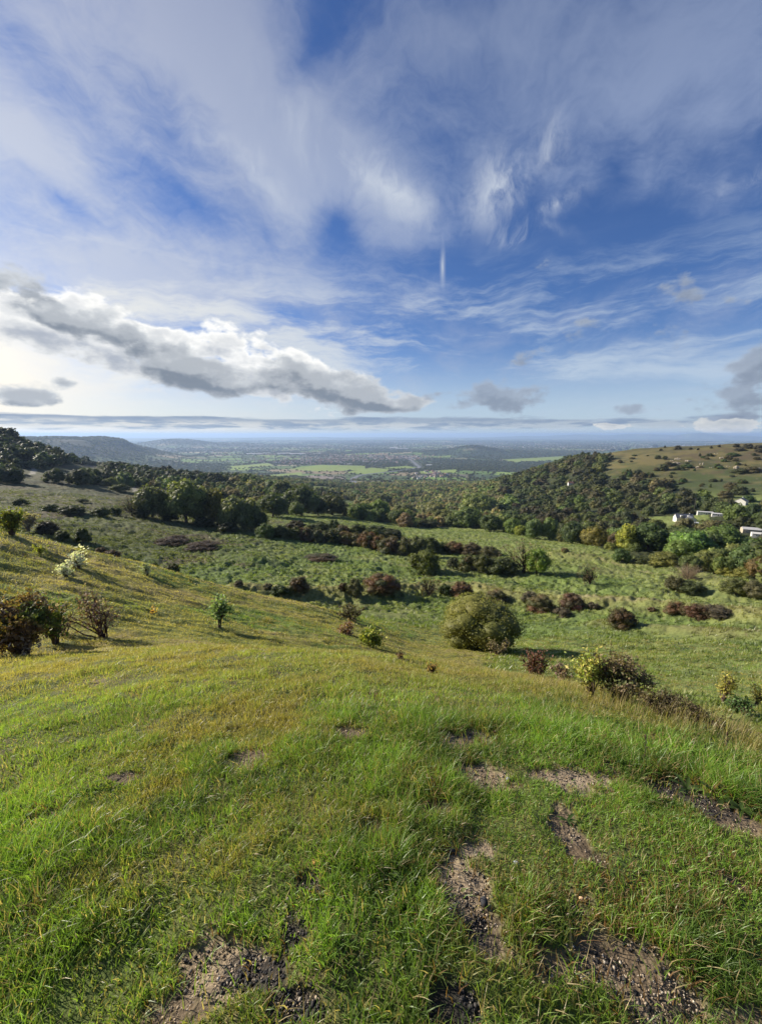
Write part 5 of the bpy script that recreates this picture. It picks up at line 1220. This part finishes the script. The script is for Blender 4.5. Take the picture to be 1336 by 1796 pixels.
house('white_cottage', 1258, 905, 20, 13, 5, 2.6, .9, 8, 'low white bungalow, right of a pair in the trees', wins=5, chim=False, roofm=M_GREY)
house('gabled_house', 1298, 886, 18, 9, 9, 4.2, 2.8, 78, 'tall pale gabled house high on the right slope', roofm=M_STONEW, wins=2, storeys=2)
house('farm_building', 1318, 934, 34, 22, 10, 4, 2.2, 18, 'large barn with pale roof at the right edge', wallm=M_STONEW, roofm=M_GREY, wins=4, chim=False, cat='barn')
house('farm_shed', 1330, 941, 24, 14, 7, 3, 1.4, 14, 'white roofed shed in front of the large barn', roofm=M_WHITE, wins=2, chim=False, cat='shed')
house('woodland_cottage', 1000, 850, 10, 11, 7, 3.4, 3.0, 20, 'cottage with reddish tiled roof half hidden in the right-hand wood', roofm=M_TILE)
house('hill_house', 1010, 823, 6, 9, 7, 3.4, 2.6, 10, 'tiny white house high in the right-hand wood', roofm=M_TILE, rmin=300)
house('left_cottage', 203, 843, 8, 8, 6, 2.8, 2.0, 10, 'tiny white cottage beside the path under the left hill', rmin=170)
# caravans or vans by the left cottage
def van(px, py, wpx, label):
    x, y = hit(px, py, 170)[:2]; z = hz(x, y, False); s = wpx * px_scale(x, y, z) / 5.5; o = empty('caravan', (x, y, z + .1), .2 - math.atan2(x, y)); props(o, label, 'caravan')
    bm = bmesh.new(); mesh_box(bm, -2.7 * s, 2.7 * s, -1.1 * s, 1.1 * s, .5 * s, 2.6 * s); bmesh.ops.bevel(bm, geom=bm.edges[:], offset=.3 * s, segments=2, affect='EDGES'); bm_obj('body', bm, M_WHITE, o)
    bm = bmesh.new(); mesh_box(bm, -1.8 * s, 1.8 * s, -1.13 * s, -1.105 * s, 1.5 * s, 2.1 * s); bm_obj('window', bm, M_GLASS, o)
    for sx in (-.6, .6):
        bm = bmesh.new(); bmesh.ops.create_cone(bm, cap_ends=True, segments=14, radius1=.36 * s, radius2=.36 * s, depth=.2 * s, matrix=Matrix.Translation((sx * s, -.95 * s, .36 * s)) @ Matrix.Rotation(R(90), 4, 'X')); bm_obj('wheel', bm, M_DOOR, o)
van(216, 843, 7, 'white caravan parked by the path under the left hill')
# telegraph pole by the bungalows
x, y = hit(1216, 899, 100)[:2]; z = hz(x, y, False); o = empty('telegraph_pole', (x, y, z)); props(o, 'wooden telegraph pole standing left of the low white bungalows', 'pole')
a = Acc(); tube(a, [[0, 0, -.5], [0, 0, 9]], [.15, .10], (.10, .085, .07), 6); part('post', a.mesh('post', M_TWIGV), o)
a = Acc(); tube(a, [[-.9, .14, 8.4], [.9, .14, 8.4]], [.06, .06], (.10, .085, .07), 4); part('crossarm', a.mesh('crossarm', M_TWIGV), o)
# village and edge-of-town houses
def small_house_arrays(roofcol, wallcol):
    a = Acc(); w, d, h, rh = .5, .35, .45, .38
    V = np.array([[-w, -d, -.2], [w, -d, -.2], [w, d, -.2], [-w, d, -.2], [-w, -d, h], [w, -d, h], [w, d, h], [-w, d, h]]); a.add(V, np.array([[0, 1, 5, 4], [1, 2, 6, 5], [2, 3, 7, 6], [3, 0, 4, 7]]), wallcol)
    a.add(np.array([[-w, -d, h], [-w, d, h], [-w, 0, h + rh], [w, d, h], [w, -d, h], [w, 0, h + rh]]), np.array([[1, 0, 2], [4, 3, 5]]), wallcol)
    a.add(np.array([[-w - .03, -d - .04, h], [w + .03, -d - .04, h], [w + .03, 0, h + rh + .03], [-w - .03, 0, h + rh + .03], [w + .03, d + .04, h], [-w - .03, d + .04, h]]), np.array([[0, 1, 2, 3], [3, 2, 4, 5]]), roofcol)
    return a
M_HOUSE = mat_leaf('masonry', 0, .8, .15, .2)
HP = [small_house_arrays(*c) for c in [((.22, .12, .085), (.45, .38, .30)), ((.13, .12, .12), (.6, .57, .5)), ((.28, .17, .13), (.55, .45, .38)), ((.30, .26, .22), (.62, .6, .56)), ((.2, .14, .11), (.4, .27, .2))]]
HM = [a.mesh('house', M_HOUSE) for a in HP]
g2 = np.random.default_rng(77); nh = 0
for (cx, cy, sx, sy, n, lab, grp) in [(762, 833, 22, 5, 46, 'small house in the village beyond the right-hand wood', 'houses of the near village'), (735, 838, 12, 3, 14, 'small house at the left end of the village beyond the wood', 'houses at the village end'),
        (705, 802, 44, 3.5, 70, 'pale pinkish house in the new estate beyond the motorway', 'houses of the new estate'), (570, 803, 70, 7, 100, 'house in the suburb among trees left of the motorway', 'houses of the suburb')]:
    for i in range(n):
        px, py = g2.normal(cx, sx * .55), g2.normal(cy, sy * .55); X, Y = hit(px, py, 1350)[:2]; Z = hz(X, Y, False)
        if math.hypot(X, Y) < 1500: continue
        o = bpy.data.objects.new('house', HM[int(g2.integers(5))]); COL.objects.link(o); s = g2.uniform(9, 14) * (1.15 if cy > 820 else 1.25); o.location = (X, Y, Z); o.scale = (s, s, s * .8); o.rotation_euler = (0, 0, g2.uniform(-.5, .5) + (1.57 if g2.uniform() < .4 else 0)); props(o, lab, 'house', grp)
xs, ys, cc = [], [], []
rr = np.exp(g2.uniform(math.log(3000), math.log(15000), 30000)); aa = g2.uniform(R(-42), R(44), 30000); x, y = np.sin(aa) * rr, np.cos(aa) * rr; z = height(x, y, False); k = (town_density(x, y) ** 1.5 > g2.uniform(.05, 1, len(x))) & (vnoise(x / 220, y / 220, 31) > .35)
its = [(x[i], y[i], z[i], 11 * g2.uniform(.8, 1.6), 9 * g2.uniform(.8, 1.2), np.array([1, 1, 1.]) * g2.uniform(.7, 1.2)) for i in np.nonzero(k)[0][:5200]]
mass('distant_town', its, [a.arrays() for a in HP], 'distant towns and suburbs spread across the vale', 'town', M_HOUSE, 12)
# big sheds
for i, (px, py, wpx, hm, lab) in enumerate([(446, 797, 26, 12, 'leftmost long grey white warehouse in the vale'), (468, 796, 12, 13, 'bright white warehouse beside the leftmost long one'), (498, 796.5, 22, 14, 'bright white long warehouse at the middle of the row in the vale'), (522, 797, 26, 12, 'pale grey warehouse at the right of the row in the vale'), (556, 796, 12, 9, 'small pale warehouse at the right end of the row'), (690, 787, 14, 22, 'large white warehouse far out, left part of the pair'), (705, 787.5, 22, 14, 'long low white warehouse far out, right part of the pair'), (752, 817, 10, 9, 'small white roofed shed beyond the motorway'), (613, 815, 8, 7, 'white farm shed by the bright green fields'), (640, 810, 12, 7, 'pale low building in the suburb edge')]):
    X, Y = hit(px, py, 1400)[:2]; Z = hz(X, Y, False); w = wpx * px_scale(X, Y, Z); o = empty('warehouse', (X, Y, Z), -math.atan2(X, Y) + R(6)); props(o, lab, 'warehouse')
    d = min(w * .5, 60); bm = bmesh.new(); mesh_box(bm, -w / 2, w / 2, -d / 2, d / 2, -5, hm * .8); bm_obj('wall', bm, M_GREY, o)
    bm = bmesh.new(); v = [bm.verts.new(p) for p in ((-w / 2, -d / 2 - 1, hm * .8 + .05), (w / 2, -d / 2 - 1, hm * .8 + .05), (w / 2, 0, hm * 1.1), (-w / 2, 0, hm * 1.1), (w / 2, d / 2 + 1, hm * .8 + .05), (-w / 2, d / 2 + 1, hm * .8 + .05))]
    bm.faces.new((v[0], v[1], v[2], v[3])); bm.faces.new((v[3], v[2], v[4], v[5])); bm_obj('roof', bm, M_WHITE, o)
# ------------------------------------------------------------------ road and quarry floor
M_ROAD = mat_simple('asphalt', (.16, .16, .165), .7, .05, .15); M_LINE = mat_simple('road_marking', (.7, .7, .68), .7); M_YARD = mat_simple('quarry_floor', (.22, .18, .145), .9, .03, .2)
def smooth_line(P, n=12):
    P = np.array(P); t = np.arange(len(P)); q = np.linspace(0, len(P) - 1, len(P) * n); return np.column_stack([pchip(t, P[:, 0], q), pchip(t, P[:, 1], q)])
def ribbon(name, P, off, w, mat, dz):
    d = unit(np.gradient(P, axis=0)); nrm = np.column_stack([-d[:, 1], d[:, 0]]); L = P + nrm * (off - w / 2); Rr = P + nrm * (off + w / 2); zc = height(P[:, 0], P[:, 1], False)
    z = np.maximum(zc, np.maximum(height(L[:, 0], L[:, 1], False), height(Rr[:, 0], Rr[:, 1], False))) + dz
    V = np.vstack([np.column_stack([L, z]), np.column_stack([Rr, z])]); n = len(P); i = np.arange(n - 1); Fq = np.stack([i, i + n, i + n + 1, i + 1], 1)[:, ::-1]
    return mesh_np(name, V, Fq, np.full(len(Fq), 4), mat)
for k, (pts, w) in enumerate(ROADPTS):
    P = smooth_line(pts); o = ribbon('road', P, 0, w, M_ROAD, 1.2); o['kind'] = 'structure'
    for off in ((-.46, .46, -.03, .03) if k == 0 else (0,)): l = ribbon('road_marking', P, off * w, .5, M_LINE, 1.24); l['kind'] = 'structure'
poly = [hit(a, b, 1300)[:2] for a, b in [(500, 838), (545, 834), (600, 835), (608, 841), (596, 850), (560, 851), (530, 845)]]
bm = bmesh.new(); c0 = np.mean(poly, 0); P = smooth_line(poly + poly[:1], 6); zc = max(float(height(P[:, 0], P[:, 1], False).max()), hz(*c0, False)) 
vs = [bm.verts.new((p[0], p[1], hz(p[0], p[1], False) + 1.0)) for p in P[:-1]]; cv = bm.verts.new((c0[0], c0[1], hz(*c0, False) + 1.6))
for i in range(len(vs)): bm.faces.new((vs[i], vs[(i + 1) % len(vs)], cv))
bmesh.ops.recalc_face_normals(bm, faces=bm.faces[:]); o = bm_obj('quarry_floor', bm, M_YARD); o['kind'] = 'structure'
# ------------------------------------------------------------------ limestone crags on the right-hand common
M_CRAG = mat_simple('crag_limestone', (.36, .31, .23), .9, .9, .35)
CRAG = [(590, 198, 4, 3, 'small pale crag at the left end of the quarried edge'), (598, 232, 8, 4, 'low white rock band at the foot of the left crags'), (675, 205, 9, 6, 'upper pale crag left of centre'), (665, 240, 11, 8, 'broad tan crag below the upper pale one'), (755, 220, 9, 5, 'flat crag in the middle of the quarried edge'), (860, 245, 6, 7, 'tall narrow tan crag right of the middle'),
        (762, 264, 14, 3, 'thin white rock ledge under the flat crag'), (842, 267, 10, 4, 'white rock ledge under the tall narrow crag'), (932, 270, 4, 3, 'single white boulder below the scarp'), (1132, 275, 8, 10, 'tall split crag toward the right'), (1160, 245, 4, 7, 'slim rock pillar beside the tall split crag'), (1025, 195, 9, 4, 'pale crag high up between the two outcrop groups'), (1325, 300, 8, 14, 'big tan rock face at the right edge'), (975, 160, 5, 2, 'tiny white rock near the top of the common'), (1070, 262, 5, 3, 'small rock under a dark bush right of centre'), (630, 215, 4, 3, 'small grey rock between the left crags')]
for i, (zx, zy, w, h, lab) in enumerate(CRAG):
    px, py = 1036 + zx / 4.453, 760 + zy / 4.453; rg = np.random.default_rng(400 + i); X, Y = hit(px, py, 300)[:2]; Z = hz(X, Y, False); s = px_scale(X, Y, Z)
    o = bpy.data.objects.new('crag', None); bpy.data.objects.remove(o)
    a = Acc(); iv, if_ = ico(3)
    for b in range(max(2, int(w / 2.5))):
        c = np.array([(b / max(1, int(w / 2.5) - 1) - .5) * w * .8 if w > 3 else 0, rg.uniform(-1, 1), h * .25]); q = iv / np.maximum(np.abs(iv).max(1, keepdims=True), .8) * .9
        q = q * (1 + .22 * rg.uniform(-1, 1) + .12 * np.sin(iv @ rg.normal(0, 6, (3, 1)))) * np.array([w * .24, 1.8, h * rg.uniform(.35, .6)]) + c * np.array([1, 1, .4]); a.add(q * s * .78, if_, (1, 1, 1))
    o = bpy.data.objects.new('crag', a.mesh('crag', M_CRAG)); COL.objects.link(o); o.location = (X, Y, Z); o.rotation_euler = (0, 0, -math.atan2(X, Y)); props(o, lab, 'rock')
def build_haze():
    bm = bmesh.new(); bmesh.ops.create_cube(bm, size=1)
    for v in bm.verts: v.co = Vector((v.co.x * 130000, v.co.y * 130000, -340 if v.co.z < 0 else 75))
    me = bpy.data.meshes.new('haze'); bm.to_mesh(me); bm.free()
    o = bpy.data.objects.new('haze', me); COL.objects.link(o); o['kind'] = 'stuff'; o['label'] = 'pale blue autumn haze filling the air over the vale'; o['category'] = 'haze'
    m = bpy.data.materials.new('air'); m.use_nodes = True; t = m.node_tree; t.nodes.clear()
    out = t.nodes.new('ShaderNodeOutputMaterial'); v = t.nodes.new('ShaderNodeVolumePrincipled')
    v.inputs['Color'].default_value = (.48, .68, 1.0, 1); v.inputs['Density'].default_value = HAZE; v.inputs['Anisotropy'].default_value = 0.2
    t.links.new(v.outputs[0], out.inputs['Volume']); me.materials.append(m)
HAZE = 7.2e-5
build_haze()
